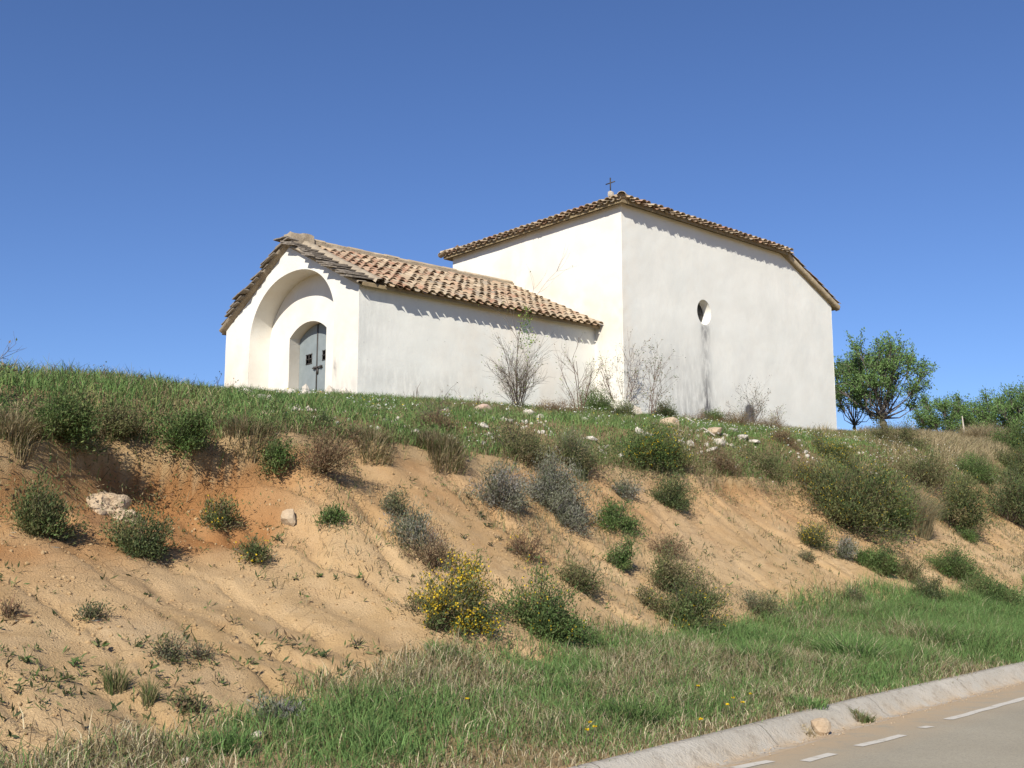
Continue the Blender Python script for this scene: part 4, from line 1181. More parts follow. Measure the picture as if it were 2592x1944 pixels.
shrub('shrub', hits(-3.48, 13.02), 0.39, 0.44, 'broom', 'thin small shrub with a few yellow flowers above a lower yellow one', 0.04, 'shrubs on the bare bank', 'shrub')
shrub('shrub', hits(-2.92, 12.36), 0.42, 0.30, 'broom', 'small spreading shrub with yellow flowers on the bare slope', 0.1, 'shrubs on the bare bank', 'shrub')
shrub('shrub', hits(-3.07, 13.90), 0.45, 0.44, 'green', 'upright dark green shrub just under the crest, left of the dark twiggy one', 0.0, 'shrubs on the bare bank', 'shrub')
shrub('shrub', hits(-2.18, 13.22), 0.32, 0.30, 'green', 'little round green shrub alone on bare earth, right of tan stone', 0.0, 'shrubs on the bare bank', 'shrub')
shrub('shrub', hits(-1.56, 14.13), 0.38, 0.40, 'thyme', 'small grey green tuft at the top of a diagonal row of bushes', 0.0, 'shrubs on the bare bank', 'shrub')
shrub('shrub', hits(-1.24, 13.51), 0.59, 0.58, 'grey', 'grey green bush in the middle of the diagonal row of bushes', 0.0, 'shrubs on the bare bank', 'shrub')
shrub('shrub', hits(-0.95, 13.18), 0.63, 0.52, 'brown', 'low brown purple twiggy bush just above the bright yellow one', 0.0, 'shrubs on the bare bank', 'shrub')
shrub('broom_shrub', hits(-0.69, 12.10), 0.88, 0.77, 'broom', 'big broom bush covered in bright yellow flowers low on the bank', 0.22, 'shrubs on the bare bank', 'shrub')
shrub('broom_shrub', hits(-0.82, 11.75), 0.21, 0.25, 'broom', 'tiny yellow flowered shrub at the foot of the big yellow broom', 0.08, 'shrubs on the bare bank', 'shrub')
shrub('shrub', hits(0.32, 12.97), 0.97, 0.85, 'green', 'big bright green bush with few yellow flowers, right of yellow broom', 0.02, 'shrubs on the bare bank', 'shrub')
shrub('shrub', hits(0.85, 14.65), 0.67, 0.45, 'mat', 'dull olive bush behind the big green one low on the bank', 0.0, 'shrubs on the bare bank', 'shrub')
shrub('shrub', hits(-0.19, 16.00), 0.80, 0.88, 'grey', 'grey twiggy bush hanging from the crest, with bare roots below it', 0.0, 'shrubs on the bare bank', 'shrub')
shrub('shrub', hits(0.61, 17.10), 1.13, 1.11, 'grey', 'large silvery grey bush on upper bank in the middle of photo', 0.0, 'shrubs on the bare bank', 'shrub')
shrub('shrub', hits(0.89, 16.74), 0.54, 0.46, 'grey', 'small silver grey bush at the lower right foot of the large silvery one', 0.0, 'shrubs on the bare bank', 'shrub')
shrub('shrub', hits(1.68, 17.71), 0.78, 0.49, 'green', 'low dark green bush on upper bank, wider than tall', 0.0, 'shrubs on the bare bank', 'shrub')
shrub('shrub', hits(2.81, 19.74), 0.69, 0.71, 'round', 'dark green round bush under the crest beside a big bare patch', 0.0, 'shrubs on the bare bank', 'shrub')
shrub('shrub', hits(1.96, 19.04), 0.50, 0.46, 'grey', 'small grey brown bush above the low dark green one', 0.0, 'shrubs on the bare bank', 'shrub')
shrub('shrub', hits(1.54, 16.23), 0.33, 0.55, 'green', 'narrow upright green shrub in the middle of the bank', 0.0, 'shrubs on the bare bank', 'shrub')
shrub('shrub', hits(2.37, 15.38), 1.03, 0.89, 'broom', 'wide olive bush with sparse yellow flowers near the verge grass', 0.02, 'shrubs on the bare bank', 'shrub')
shrub('shrub', hits(2.34, 16.44), 0.81, 0.76, 'mat', 'tall loose olive bush with dry twigs rising behind the wide one', 0.0, 'shrubs on the bare bank', 'shrub')
shrub('shrub', hits(2.48, 17.62), 0.70, 0.41, 'brown', 'dry straw and grey brush on the bank under the dark round bush', 0.0, 'shrubs on the bare bank', 'shrub')
shrub('shrub', hits(3.88, 17.32), 0.75, 0.47, 'thyme', 'low grey green cushion bush on bare earth above the green verge', 0.0, 'shrubs on the bare bank', 'shrub')
shrub('shrub', hits(0.18, 14.75), 0.56, 0.43, 'brown', 'dry brown twiggy bush with withered seed heads in mid slope', 0.01, 'shrubs on the bare bank', 'shrub')
shrub('shrub', hits(1.86, 15.42), 0.39, 0.29, 'mat', 'small brown olive cushion left of the wide olive bush', 0.03, 'shrubs on the bare bank', 'shrub')
shrub('shrub', hits(7.40, 24.51), 2.38, 2.23, 'broom', 'broad dark olive thicket with yellow flecks below the chapel rear corner', 0.03, 'growth along the crest of the bank', 'shrub')
shrub('shrub', hits(8.58, 25.56), 1.51, 1.73, 'green', 'dark green thicket with yellow flecks overhanging the bank, right half of pair', 0.02, 'growth along the crest of the bank', 'shrub')
shrub('shrub', hits(6.91, 25.41), 1.19, 0.86, 'mat', 'olive bush at the left end of the big dark thicket', 0.03, 'growth along the crest of the bank', 'shrub')
shrub('shrub', hits(11.33, 30.29), 1.68, 1.16, 'mat', 'brownish olive scrub at the crest above a pale hollow in the bank', 0.0, 'growth along the crest of the bank', 'shrub')
shrub('shrub', hits(5.89, 21.63), 0.73, 0.63, 'broom', 'olive bush with a yellow left side standing clear on the bank', 0.05, 'shrubs on the bare bank', 'shrub')
shrub('shrub', hits(6.53, 21.67), 0.46, 0.60, 'grey', 'narrow grey green bush at the upper end of a slanting row', 0.0, 'shrubs on the bare bank', 'shrub')
shrub('shrub', hits(7.04, 21.86), 0.53, 0.44, 'green', 'low dark bush in a slanting row, second from its upper end', 0.0, 'shrubs on the bare bank', 'shrub')
shrub('shrub', hits(7.29, 21.72), 0.55, 0.80, 'green', 'upright dark bush in a slanting row, tallest of the row', 0.0, 'shrubs on the bare bank', 'shrub')
shrub('shrub', hits(7.99, 22.35), 0.80, 0.57, 'mat', 'olive bush in a slanting row, beside the pale hanging grass', 0.0, 'shrubs on the bare bank', 'shrub')
shrub('shrub', hits(7.89, 21.03), 0.70, 0.61, 'round', 'very dark compact bush just above the verge grass at right', 0.0, 'shrubs on the bare bank', 'shrub')
shrub('shrub', hits(9.63, 24.05), 1.34, 0.80, 'green', 'long green bush at the top of the right slanting row of bushes', 0.0, 'shrubs on the bare bank', 'shrub')
shrub('shrub', hits(9.77, 22.60), 1.44, 0.83, 'green', 'long dark green bush at the bottom of the right slanting row', 0.0, 'shrubs on the bare bank', 'shrub')
shrub('shrub', hits(11.49, 28.44), 1.68, 1.92, 'broom', 'dark bush hanging under the crest between two bare earth patches', 0.01, 'growth along the crest of the bank', 'shrub')
shrub('shrub', hits(14.59, 31.95), 1.69, 2.50, 'round', 'tall dark bush hanging over the bank at the right edge', 0.0, 'growth along the crest of the bank', 'shrub')
shrub('shrub', hits(6.93, 19.49), 0.69, 0.30, 'green', 'dark leafy clump at the upper edge of the verge grass', 0.0, 'shrubs on the bare bank', 'shrub')
shrub('shrub', hits(11.54, 27.84), 0.59, 0.35, 'green', 'little green plant on bare earth under the dark hanging bush', 0.0, 'shrubs on the bare bank', 'shrub')
shrub('shrub', hits(5.55, 20.79), 0.30, 0.26, 'thyme', 'tiny grey shrub alone on the big bare patch', 0.0, 'shrubs on the bare bank', 'shrub')
shrub('shrub', hits(6.02, 19.65), 0.38, 0.35, 'thyme', 'tiny grey green shrub between the bare patch and slanting row', 0.0, 'shrubs on the bare bank', 'shrub')
shrub('shrub', hits(-3.65, 9.64), 0.25, 0.16, 'thyme', 'small flat grey shrub on bare earth at lower left', 0.0, 'shrubs on the bare bank', 'shrub')
shrub('shrub', hits(-2.84, 9.21), 0.26, 0.23, 'thyme', 'small olive cushion with dark shadow amid the weeds at lower left', 0.0, 'shrubs on the bare bank', 'shrub')
shrub('shrub', hits(-4.16, 9.19), 0.20, 0.16, 'brown', 'brown tuft beside a small dark hole at left edge', 0.0, 'shrubs on the bare bank', 'shrub')
shrub('shrub', hits(-2.63, 9.41), 0.16, 0.14, 'thyme', 'smaller olive cushion right of the one amid the weeds', 0.0, 'shrubs on the bare bank', 'shrub')
shrub('shrub', hits(-2.45, 8.53), 0.26, 0.18, 'mat', 'low mixed herb clump on the toe of the bank at lower left', 0.0, 'shrubs on the bare bank', 'shrub')
shrub('shrub', hits(-1.79, 8.59), 0.40, 0.26, 'grey', 'pale grey dry bush at the toe of the bank', 0.0, 'shrubs on the bare bank', 'shrub')
shrub('shrub', hits(-5.17, 12.22), 0.79, 0.79, 'green', 'dark green clump at the crest casting a deep shadow, near left edge', 0.0, 'growth along the crest of the bank', 'shrub', (0.42, -0.4))
shrub('shrub', hits(-4.82, 13.05), 0.67, 0.56, 'mat', 'olive brown clump at the crest over red earth', 0.0, 'growth along the crest of the bank', 'shrub', (0.42, -0.4))
shrub('shrub', hits(-4.06, 13.35), 0.60, 0.66, 'green', 'dark clump at the crest left of the dry tan tuft', 0.0, 'growth along the crest of the bank', 'shrub', (0.42, -0.4))
shrub('shrub', hits(-2.49, 14.04), 0.63, 0.78, 'brown', 'dark brown twiggy shrub hanging below the crest with long shadow', 0.0, 'growth along the crest of the bank', 'shrub', (0.42, -0.4))
shrub('shrub', hits(-2.77, 15.23), 0.27, 0.33, 'round', 'small blackish green plant at the notch in the crest', 0.0, 'growth along the crest of the bank', 'shrub', (0.42, -0.4))
shrub('shrub', hits(2.37, 20.62), 1.06, 0.92, 'green', 'dark green crest bush with a few yellow flowers under the white stones', 0.03, 'growth along the crest of the bank', 'shrub', (0.42, -0.4))
shrub('shrub', hits(3.05, 21.30), 0.86, 0.86, 'broom', 'olive crest bush beside the dark green one above the bare patch', 0.02, 'growth along the crest of the bank', 'shrub')
shrub('shrub', hits(4.42, 23.07), 0.93, 0.59, 'brown', 'reddish brown dry scrub at the crest over the big bare patch', 0.0, 'growth along the crest of the bank', 'shrub')
shrub('shrub', hits(5.71, 24.83), 1.06, 0.55, 'mat', 'low olive brown scrub at the crest, right end over bare patch', 0.0, 'growth along the crest of the bank', 'shrub')
shrub('shrub', hits(0.11, 17.89), 1.03, 0.73, 'mat', 'olive scrub at the crest between dry tuft and silvery bush', 0.0, 'growth along the crest of the bank', 'shrub')
shrub('shrub', hits(1.03, 18.74), 0.88, 0.50, 'mat', 'brownish scrub at the crest above the large silvery bush', 0.0, 'growth along the crest of the bank', 'shrub')
shrub('shrub', hits(12.15, 34.03), 1.89, 0.87, 'mat', 'low brown scrub on the hill right of the chapel corner', 0.0, 'growth along the crest of the bank', 'shrub')
shrub('shrub', hits(17.52, 37.92), 1.78, 1.13, 'broom', 'olive bush on the right shoulder of the hill', 0.01, 'growth along the crest of the bank', 'shrub')
shrub('shrub', hits(14.37, 33.95), 1.45, 0.87, 'green', 'dark green bush on the hill crest amid pale straw grass', 0.0, 'growth along the crest of the bank', 'shrub')
shrub('shrub', hits(8.24, 28.18), 1.32, 0.72, 'broom', 'yellow flecked olive bush on hilltop below the chapel right corner', 0.05, 'growth along the crest of the bank', 'shrub')
shrub('shrub', hits(6.77, 27.09), 1.04, 0.46, 'brown', 'reddish brown brush beside the white rubble near chapel wall', 0.0, 'growth along the crest of the bank', 'shrub')
shrub('shrub', hits(-1.28, 17.97), 0.69, 0.42, 'brown', 'dark twiggy thornbush in the grass in front of porch wall', 0.0, 'growth along the crest of the bank', 'shrub')
tussock('grass_tussock', hits(-5.40, 11.70), 0.55, 0.40, [(STRAW, 4), (DRY, 3), (OLIVE, 4), (BROWN, 1)], 'long drooping dry grass at the crest on the left edge', 'growth along the crest of the bank', 3400, 0.008, 1.4, 'grass tuft', (0.3, -0.9))
tussock('grass_tussock', hits(-3.32, 13.82), 0.89, 0.33, [(STRAW, 4), (DRY, 3), (OLIVE, 4), (BROWN, 1)], 'dry tan grass tuft at the crest, left of the eroded notch', 'growth along the crest of the bank', 3000, 0.008, 1.2, 'grass tuft', (0.2, -0.8))
tussock('grass_tussock', hits(-1.99, 15.22), 0.78, 0.31, [(STRAW, 4), (DRY, 3), (OLIVE, 4), (BROWN, 1)], 'tan grass tussock at the crest right of the eroded notch', 'growth along the crest of the bank', 3200, 0.008, 1.1, 'grass tuft', (0.2, -0.8))
tussock('grass_tussock', hits(-1.05, 16.28), 0.97, 0.40, [(STRAW, 4), (DRY, 3), (OLIVE, 4), (BROWN, 1)], 'biggest straw coloured tussock at the crest, below the thornbush', 'growth along the crest of the bank', 3400, 0.008, 1.2, 'grass tuft', (0.2, -0.8))
tussock('grass_tussock', hits(9.58, 26.38), 1.23, 1.23, [(STRAW, 3), (GREYG, 3), (DRY, 2)], 'long pale grey grass hanging down the bank at right', 'growth along the crest of the bank', 3400, 0.008, 1.5, 'grass tuft', (0.5, -1.2))
tussock('grass_tussock', hits(19.02, 43.39), 2.23, 0.93, [(STRAW, 4), (DRY, 1)], 'pale straw tuft on the hill at right edge below the trees', 'growth along the crest of the bank', 3000, 0.01, 1.1, 'grass tuft', (0, 0))
tussock('grass_tussock', hits(-3.01, 8.50), 0.22, 0.26, [(OLIVE, 3), (DRY, 2), (G_MID, 2)], 'thin green and straw grass tuft alone low on left slope', 'shrubs on the bare bank', 1500, 0.007, 1.0, 'grass tuft', (0, 0))
tussock('grass_tussock', hits(-2.73, 8.44), 0.14, 0.21, [(OLIVE, 3), (DRY, 2), (G_MID, 2)], 'smaller thin grass tuft right of the other on left slope', 'shrubs on the bare bank', 1200, 0.007, 1.2, 'grass tuft', (0, 0))
tussock('grass_tussock', hits(1.11, 18.75), 0.48, 0.72, [(GREYG, 3), (G_MID, 1)], 'upright blue green grass clump beside the large silvery bush', 'growth along the crest of the bank', 2400, 0.008, 0.5, 'grass tuft', (0, 0))
tussock('grass_tussock', hits(-1.01, 8.20), 0.32, 0.24, [(GR_A, 4), (GR_B, 4), (G_DARK, .6), (DRY, .8)], 'tall fresh green grass clump at bottom, left of centre', 'tall green clumps in the roadside verge', 4200, 0.008, 0.7, 'grass tuft', (0, 0))
tussock('grass_tussock', hits(-1.91, 7.70), 0.35, 0.24, [(GR_A, 4), (GR_B, 4), (G_DARK, .6), (DRY, .8)], 'broad green grass clump at the bottom left beside a pale stone', 'tall green clumps in the roadside verge', 3600, 0.008, 0.8, 'grass tuft', (0, 0))
tussock('grass_tussock', hits(-2.10, 7.70), 0.22, 0.18, [(GR_A, 4), (GR_B, 4), (G_DARK, .6), (DRY, .8)], 'dark green grass clump at bottom left corner area', 'tall green clumps in the roadside verge', 3000, 0.008, 0.8, 'grass tuft', (0, 0))
tussock('grass_tussock', hits(1.01, 9.87), 0.69, 0.26, [(G_MID, 4), (G_FRESH, 2), (G_DARK, 2)], 'large dark green leafy clump in the middle of verge near the gutter', 'tall green clumps in the roadside verge', 3600, 0.01, 1.0, 'grass tuft', (0, 0))
tussock('grass_tussock', hits(0.59, 10.74), 0.53, 0.22, [(GR_A, 4), (GR_B, 4), (G_DARK, .6), (DRY, .8)], 'green grass clump in the verge below the big green bush', 'tall green clumps in the roadside verge', 3000, 0.009, 0.8, 'grass tuft', (0, 0))
tussock('grass_tussock', hits(-0.68, 11.22), 0.51, 0.20, [(GR_A, 4), (GR_B, 4), (G_DARK, .6), (DRY, .8)], 'green grass clump at the upper edge of verge below yellow broom', 'tall green clumps in the roadside verge', 3000, 0.008, 0.9, 'grass tuft', (0, 0))
tussock('grass_tussock', hits(0.78, 13.08), 0.76, 0.23, [(GR_A, 4), (GR_B, 4), (G_DARK, .6), (DRY, .8)], 'fresh green clump at the foot of the big green bush', 'tall green clumps in the roadside verge', 3000, 0.008, 0.9, 'grass tuft', (0, 0))
tussock('grass_tussock', hits(3.00, 13.54), 0.90, 0.36, [(GR_A, 4), (GR_B, 4), (G_DARK, .6), (DRY, .8)], 'tall green grass clump in right half of the verge', 'tall green clumps in the roadside verge', 3200, 0.01, 0.8, 'grass tuft', (0, 0))
tussock('grass_tussock', hits(4.49, 14.56), 1.15, 0.48, [(GR_A, 5), (GR_B, 3), (STRAW2, 1)], 'tallest feathery green clump in the verge above the gutter weed', 'tall green clumps in the roadside verge', 3600, 0.01, 0.8, 'grass tuft', (0, 0))
tussock('grass_tussock', hits(6.43, 16.74), 1.18, 0.45, [(GR_A, 5), (GR_B, 3), (STRAW2, 1)], 'feathery pale green grass clump in verge at right', 'tall green clumps in the roadside verge', 3400, 0.01, 0.8, 'grass tuft', (0, 0))
tussock('grass_tussock', hits(2.94, 11.26), 0.56, 0.20, [(GR_A, 4), (GR_B, 4), (G_DARK, .6), (DRY, .8)], 'short green clump at the lower verge edge above the tan stone', 'tall green clumps in the roadside verge', 2600, 0.009, 0.8, 'grass tuft', (0, 0))
tussock('gutter_weed', hits(3.55, 11.40), 0.26, 0.16, [(G_MID, 3), (OLIVE, 3), (BROWN, 1)], 'small green weed tuft growing in the concrete gutter', None, 3000, 0.008, 1.2, 'weed', (0, 0))
tussock('gutter_weed', hits(2.76, 10.51), 0.18, 0.09, [(DRY, 2), (STRAW, 2)], 'dry tan tuft against the tan stone in the gutter', None, 3000, 0.007, 1.2, 'grass tuft', (0, 0))
bare_shrub('bare_shrub', hits(0.14, 26.37), 1.19, 2.55, 'tall bare many stemmed shrub with green leaf tuft on top by porch wall', stems=20, leafy=0.05, bark='bark', depth=2, kids=7, top=TOP1, r0=.011, group='bare shrubs by the chapel walls')
bare_shrub('bare_shrub', hits(1.75, 27.34), 1.06, 1.76, 'thin bare shrub with few leaves by the wall under eaves end', stems=7, leafy=.12, kids=5, r0=.012, group='bare shrubs by the chapel walls')
bare_shrub('bare_shrub', hits(3.26, 31.79), 2.05, 2.12, 'reddish many twigged shrub with tiny leaves across the main corner edge', stems=16, leafy=.30, kids=6, r0=.013, pal=[(OLIVE, 2), (BROWN, 2), (G_MID, 2)], group='bare shrubs by the chapel walls')
bare_shrub('bare_shrub', hits(3.83, 29.81), 0.90, 1.92, 'slender twiggy shrub with small dark leaves right of the main corner edge', stems=6, leafy=.45, kids=5, r0=.010, pal=[(OLIVE, 2), (BROWN, 2), (G_MID, 2)], group='bare shrubs by the chapel walls')
bare_shrub('bare_shrub', hits(7.73, 34.70), 1.19, 1.41, 'grey twiggy shrub in front of the dark patch at wall foot', stems=12, leafy=.3, kids=5, r0=.009, bark='bark', pal=[(G_DARK, 2), (BROWN, 2)], group='bare shrubs by the chapel walls')
bare_shrub('bare_shrub', hits(9.02, 36.19), 0.56, 0.96, 'small thin twig shrub nearest the right end of chapel wall', stems=5, leafy=.25, kids=4, r0=.007, group='bare shrubs by the chapel walls')
bare_shrub('bare_shrub', hits(-2.44, 26.85), 0.81, 0.52, 'few arching bare twigs against the porch side wall', stems=5, leafy=.0, kids=3, r0=.008, depth=1, group='bare shrubs by the chapel walls')
bare_shrub('bare_shrub', hits(-0.85, 26.00), 1.01, 0.45, 'low bare brambles left of the tall bare shrub', stems=8, leafy=.05, kids=4, r0=.007, group='bare shrubs by the chapel walls')
bare_shrub('bare_shrub', hits(-1.26, 18.24), 0.70, 0.55, 'blackish bare twigs sticking up from the thornbush', stems=10, leafy=.03, kids=5, r0=.008, bark='bark', group='bare shrubs by the chapel walls')
shrub('shrub', hits(2.50, 31.58), 1.09, 0.95, 'green', 'light green leafy bush at the foot of the main corner', 0.0, 'growth along the crest of the bank', 'shrub')
shrub('shrub', hits(4.35, 30.77), 0.79, 0.73, 'broom', 'small olive leafy bush at wall foot right of the reddish twigs', 0.0, 'growth along the crest of the bank', 'shrub')
shrub('shrub', hits(1.19, 25.43), 1.20, 0.39, 'brown', 'low reddish brown brush at the foot of porch wall end', 0.0, 'growth along the crest of the bank', 'shrub')
shrub('shrub', hits(5.67, 31.90), 1.64, 0.49, 'brown', 'low reddish brown brush along the main wall under the stain', 0.0, 'growth along the crest of the bank', 'shrub')
shrub('shrub', hits(6.02, 31.95), 0.69, 0.55, 'green', 'little green bush at wall foot under the window stain', 0.0, 'growth along the crest of the bank', 'shrub')
shrub('shrub', hits(6.60, 31.80), 1.23, 0.60, 'brown', 'brown brush at wall foot just left of the dark patch', 0.0, 'growth along the crest of the bank', 'shrub')
shrub('shrub', hits(7.73, 32.53), 1.12, 0.61, 'brown', 'rusty brown brush at wall foot right of the dark patch', 0.0, 'growth along the crest of the bank', 'shrub')
shrub('shrub', hits(2.94, 28.63), 0.74, 0.61, 'broom', 'thin upright weed clump in grass below the reddish twigs', 0.0, 'growth along the crest of the bank', 'shrub')
bare_shrub('bare_shrub', hits(-6.08, 11.97), 0.88, 1.11, 'bare twigs reaching into the sky at the left edge', stems=7, leafy=.10, kids=5, r0=.010, bark='bark', pal=[(G_DARK, 1), (BROWN, 1)])
bare_shrub('bare_shrub', hits(-6.34, 14.53), 0.25, 0.21, 'dry weed stalks on the skyline nearest the left edge', stems=7, leafy=.10, kids=4, r0=.006, depth=1, bark='bark', pal=[(G_DARK, 1), (BROWN, 1)], group='weed stalks on the left skyline')
bare_shrub('bare_shrub', hits(-5.60, 14.89), 0.45, 0.24, 'spindly dark stalks on the skyline, widest clump', stems=7, leafy=.10, kids=4, r0=.006, depth=1, bark='bark', pal=[(G_DARK, 1), (BROWN, 1)], group='weed stalks on the left skyline')
bare_shrub('bare_shrub', hits(-5.29, 15.02), 0.39, 0.31, 'tall leaning stalk on the left skyline', stems=7, leafy=.10, kids=4, r0=.006, depth=1, bark='bark', pal=[(G_DARK, 1), (BROWN, 1)], group='weed stalks on the left skyline')
bare_shrub('bare_shrub', hits(-5.05, 15.54), 0.23, 0.24, 'small dark weed on the skyline left of the chapel', stems=7, leafy=.10, kids=4, r0=.006, depth=1, bark='bark', pal=[(G_DARK, 1), (BROWN, 1)], group='weed stalks on the left skyline')
bare_shrub('bare_shrub', hits(-6.99, 23.22), 0.46, 0.42, 'twiggy dark weed on the skyline, second from the chapel', stems=7, leafy=.10, kids=4, r0=.006, depth=1, bark='bark', pal=[(G_DARK, 1), (BROWN, 1)], group='weed stalks on the left skyline')
bare_shrub('bare_shrub', hits(-6.57, 23.89), 0.62, 0.41, 'bare branching weed on skyline right beside the chapel corner', stems=7, leafy=.10, kids=4, r0=.006, depth=1, bark='bark', pal=[(G_DARK, 1), (BROWN, 1)], group='weed stalks on the left skyline')
weed('weed', hits(-3.77, 8.34), 0.09, 'leafy weed, first from left in upper row of lower left weed patch', 'weeds of the lower left slope')
weed('weed', hits(-3.69, 8.62), 0.09, 'leafy weed, second from left in upper row of lower left weed patch', 'weeds of the lower left slope')
weed('weed', hits(-3.37, 9.11), 0.14, 'leafy weed, third from left in upper row of lower left weed patch', 'weeds of the lower left slope')
weed('weed', hits(-3.12, 9.31), 0.08, 'leafy weed, fourth from left in upper row of lower left weed patch', 'weeds of the lower left slope')
weed('weed', hits(-3.11, 9.27), 0.08, 'leafy weed, fifth from left in upper row of lower left weed patch', 'weeds of the lower left slope')
weed('weed', hits(-3.62, 8.31), 0.10, 'leafy weed, first from left in middle row of lower left weed patch', 'weeds of the lower left slope')
weed('weed', hits(-3.48, 8.12), 0.07, 'leafy weed, second from left in middle row of lower left weed patch', 'weeds of the lower left slope')
weed('weed', hits(-3.48, 8.27), 0.08, 'leafy weed, third from left in middle row of lower left weed patch', 'weeds of the lower left slope')
weed('weed', hits(-3.39, 8.64), 0.12, 'leafy weed, fourth from left in middle row of lower left weed patch', 'weeds of the lower left slope')
weed('weed', hits(-2.90, 9.01), 0.10, 'leafy weed, fifth from left in middle row of lower left weed patch', 'weeds of the lower left slope')
weed('weed', hits(-2.75, 9.13), 0.09, 'leafy weed, sixth from left in middle row of lower left weed patch', 'weeds of the lower left slope')
weed('weed', hits(-2.50, 9.34), 0.09, 'leafy weed, seventh from left in middle row of lower left weed patch', 'weeds of the lower left slope')
weed('weed', hits(-3.48, 7.89), 0.11, 'leafy weed, first from left in lower row of lower left weed patch', 'weeds of the lower left slope')
weed('weed', hits(-3.38, 8.12), 0.10, 'leafy weed, second from left in lower row of lower left weed patch', 'weeds of the lower left slope')
weed('weed', hits(-3.28, 8.09), 0.07, 'leafy weed, third from left in lower row of lower left weed patch', 'weeds of the lower left slope')
weed('weed', hits(-3.29, 8.24), 0.12, 'leafy weed, fourth from left in lower row of lower left weed patch', 'weeds of the lower left slope')
weed('weed', hits(-3.16, 8.01), 0.09, 'leafy weed, fifth from left in lower row of lower left weed patch', 'weeds of the lower left slope')
weed('weed', hits(-3.29, 8.53), 0.08, 'leafy weed, sixth from left in lower row of lower left weed patch', 'weeds of the lower left slope')
weed('weed', hits(-2.81, 8.86), 0.10, 'leafy weed, seventh from left in lower row of lower left weed patch', 'weeds of the lower left slope')
weed('weed', hits(-2.70, 8.71), 0.07, 'leafy weed, eighth from left in lower row of lower left weed patch', 'weeds of the lower left slope')
weed('weed', hits(-2.56, 8.71), 0.08, 'leafy weed, ninth from left in lower row of lower left weed patch', 'weeds of the lower left slope')
weed('weed', hits(-2.53, 8.91), 0.09, 'leafy weed, tenth from left in lower row of lower left weed patch', 'weeds of the lower left slope')
weed('weed', hits(-2.38, 9.11), 0.08, 'leafy weed, eleventh from left in lower row of lower left weed patch', 'weeds of the lower left slope')
weed('weed', hits(-2.28, 9.71), 0.10, 'single spiky weed on smooth bare earth right of the weed patch', 'leafy weeds on the bare slope')
weed('weed', hits(-1.74, 10.31), 0.16, 'broad leaved weed with one pale leaf low on bare slope', 'leafy weeds on the bare slope')
weed('weed', hits(-1.51, 10.83), 0.18, 'bushy little weed right of the broad leaved one', 'leafy weeds on the bare slope')
weed('weed', hits(-2.36, 12.07), 0.11, 'weed with dark leaves in the middle of smooth bare earth', 'leafy weeds on the bare slope')
weed('weed', hits(-2.13, 12.19), 0.13, 'forked weed right beside the dark leaved one', 'leafy weeds on the bare slope')
weed('weed', hits(-2.76, 12.93), 0.14, 'small weed below the tan stone on the slope', 'leafy weeds on the bare slope')
weed('weed', hits(-3.46, 10.51), 0.09, 'tiny weed below the round dark bush', 'leafy weeds on the bare slope')
weed('weed', hits(-0.65, 15.86), 0.11, 'dark sprig, first from the top in group below grey hanging bush', 'dark sprigs under the grey bush', [(G_DARK, 3), (BROWN, 2), (OLIVE, 1)])
weed('weed', hits(-0.57, 15.76), 0.13, 'dark sprig, second from the top in group below grey hanging bush', 'dark sprigs under the grey bush', [(G_DARK, 3), (BROWN, 2), (OLIVE, 1)])
weed('weed', hits(-0.43, 15.35), 0.14, 'dark sprig, third from the top in group below grey hanging bush', 'dark sprigs under the grey bush', [(G_DARK, 3), (BROWN, 2), (OLIVE, 1)])
weed('weed', hits(-0.33, 15.13), 0.12, 'dark sprig, fourth from the top in group below grey hanging bush', 'dark sprigs under the grey bush', [(G_DARK, 3), (BROWN, 2), (OLIVE, 1)])
weed('weed', hits(-0.19, 14.87), 0.13, 'dark sprig, fifth from the top in group below grey hanging bush', 'dark sprigs under the grey bush', [(G_DARK, 3), (BROWN, 2), (OLIVE, 1)])
weed('weed', hits(-0.64, 14.30), 0.11, 'dark sprig, sixth from the top in group below grey hanging bush', 'dark sprigs under the grey bush', [(G_DARK, 3), (BROWN, 2), (OLIVE, 1)])
weed('weed', hits(-0.28, 14.52), 0.11, 'dark sprig, seventh from the top in group below grey hanging bush', 'dark sprigs under the grey bush', [(G_DARK, 3), (BROWN, 2), (OLIVE, 1)])
weed('weed', hits(-0.07, 14.69), 0.12, 'dark sprig, eighth from the top in group below grey hanging bush', 'dark sprigs under the grey bush', [(G_DARK, 3), (BROWN, 2), (OLIVE, 1)])
weed('weed', hits(0.98, 12.18), 0.15, 'spreading weed on the bare pocket above the verge', 'leafy weeds on the bare slope')
weed('weed', hits(-0.47, 11.73), 0.13, 'straggly weed on bare earth under the yellow broom', 'leafy weeds on the bare slope')
stone('earth_outcrop', hits(-4.74, 12.55), 0.479, 0.372, 'pale lumpy earth outcrop on the left slope, upper lump', 'rock_tan', 1, None, 4, 0.0, 0.74, 'outcrop')
stone('earth_outcrop', hits(-4.51, 12.61), 0.480, 0.294, 'pale lumpy earth outcrop on the left slope, lower lump above round bush', 'rock_tan', 2, None, 4, 0.0, 0.62, 'outcrop')
stone('stone', hits(-2.70, 13.18), 0.201, 0.190, 'tan stone jutting from the bare slope with dark shadow under it', 'rock_tan', 3, None, 2, 0.0, 0.3, 'stone')
stone('stone', hits(2.91, 10.63), 0.210, 0.166, 'rounded tan stone lying in the gutter at the road edge', 'rock_tan', 4, None, 2, 0.0, 0.12, 'stone')
stone('stone', hits(-1.83, 8.10), 0.113, 0.067, 'pale stone in the grass at bottom left by green clump', 'rock_pale', 5, None, 2, 0.0, 0.25, 'stone')
stone('stone', hits(-2.10, 7.30), 0.066, 0.054, 'small white stone at the very bottom left', 'rock_pale', 6, None, 2, 0.0, 0.25, 'stone')
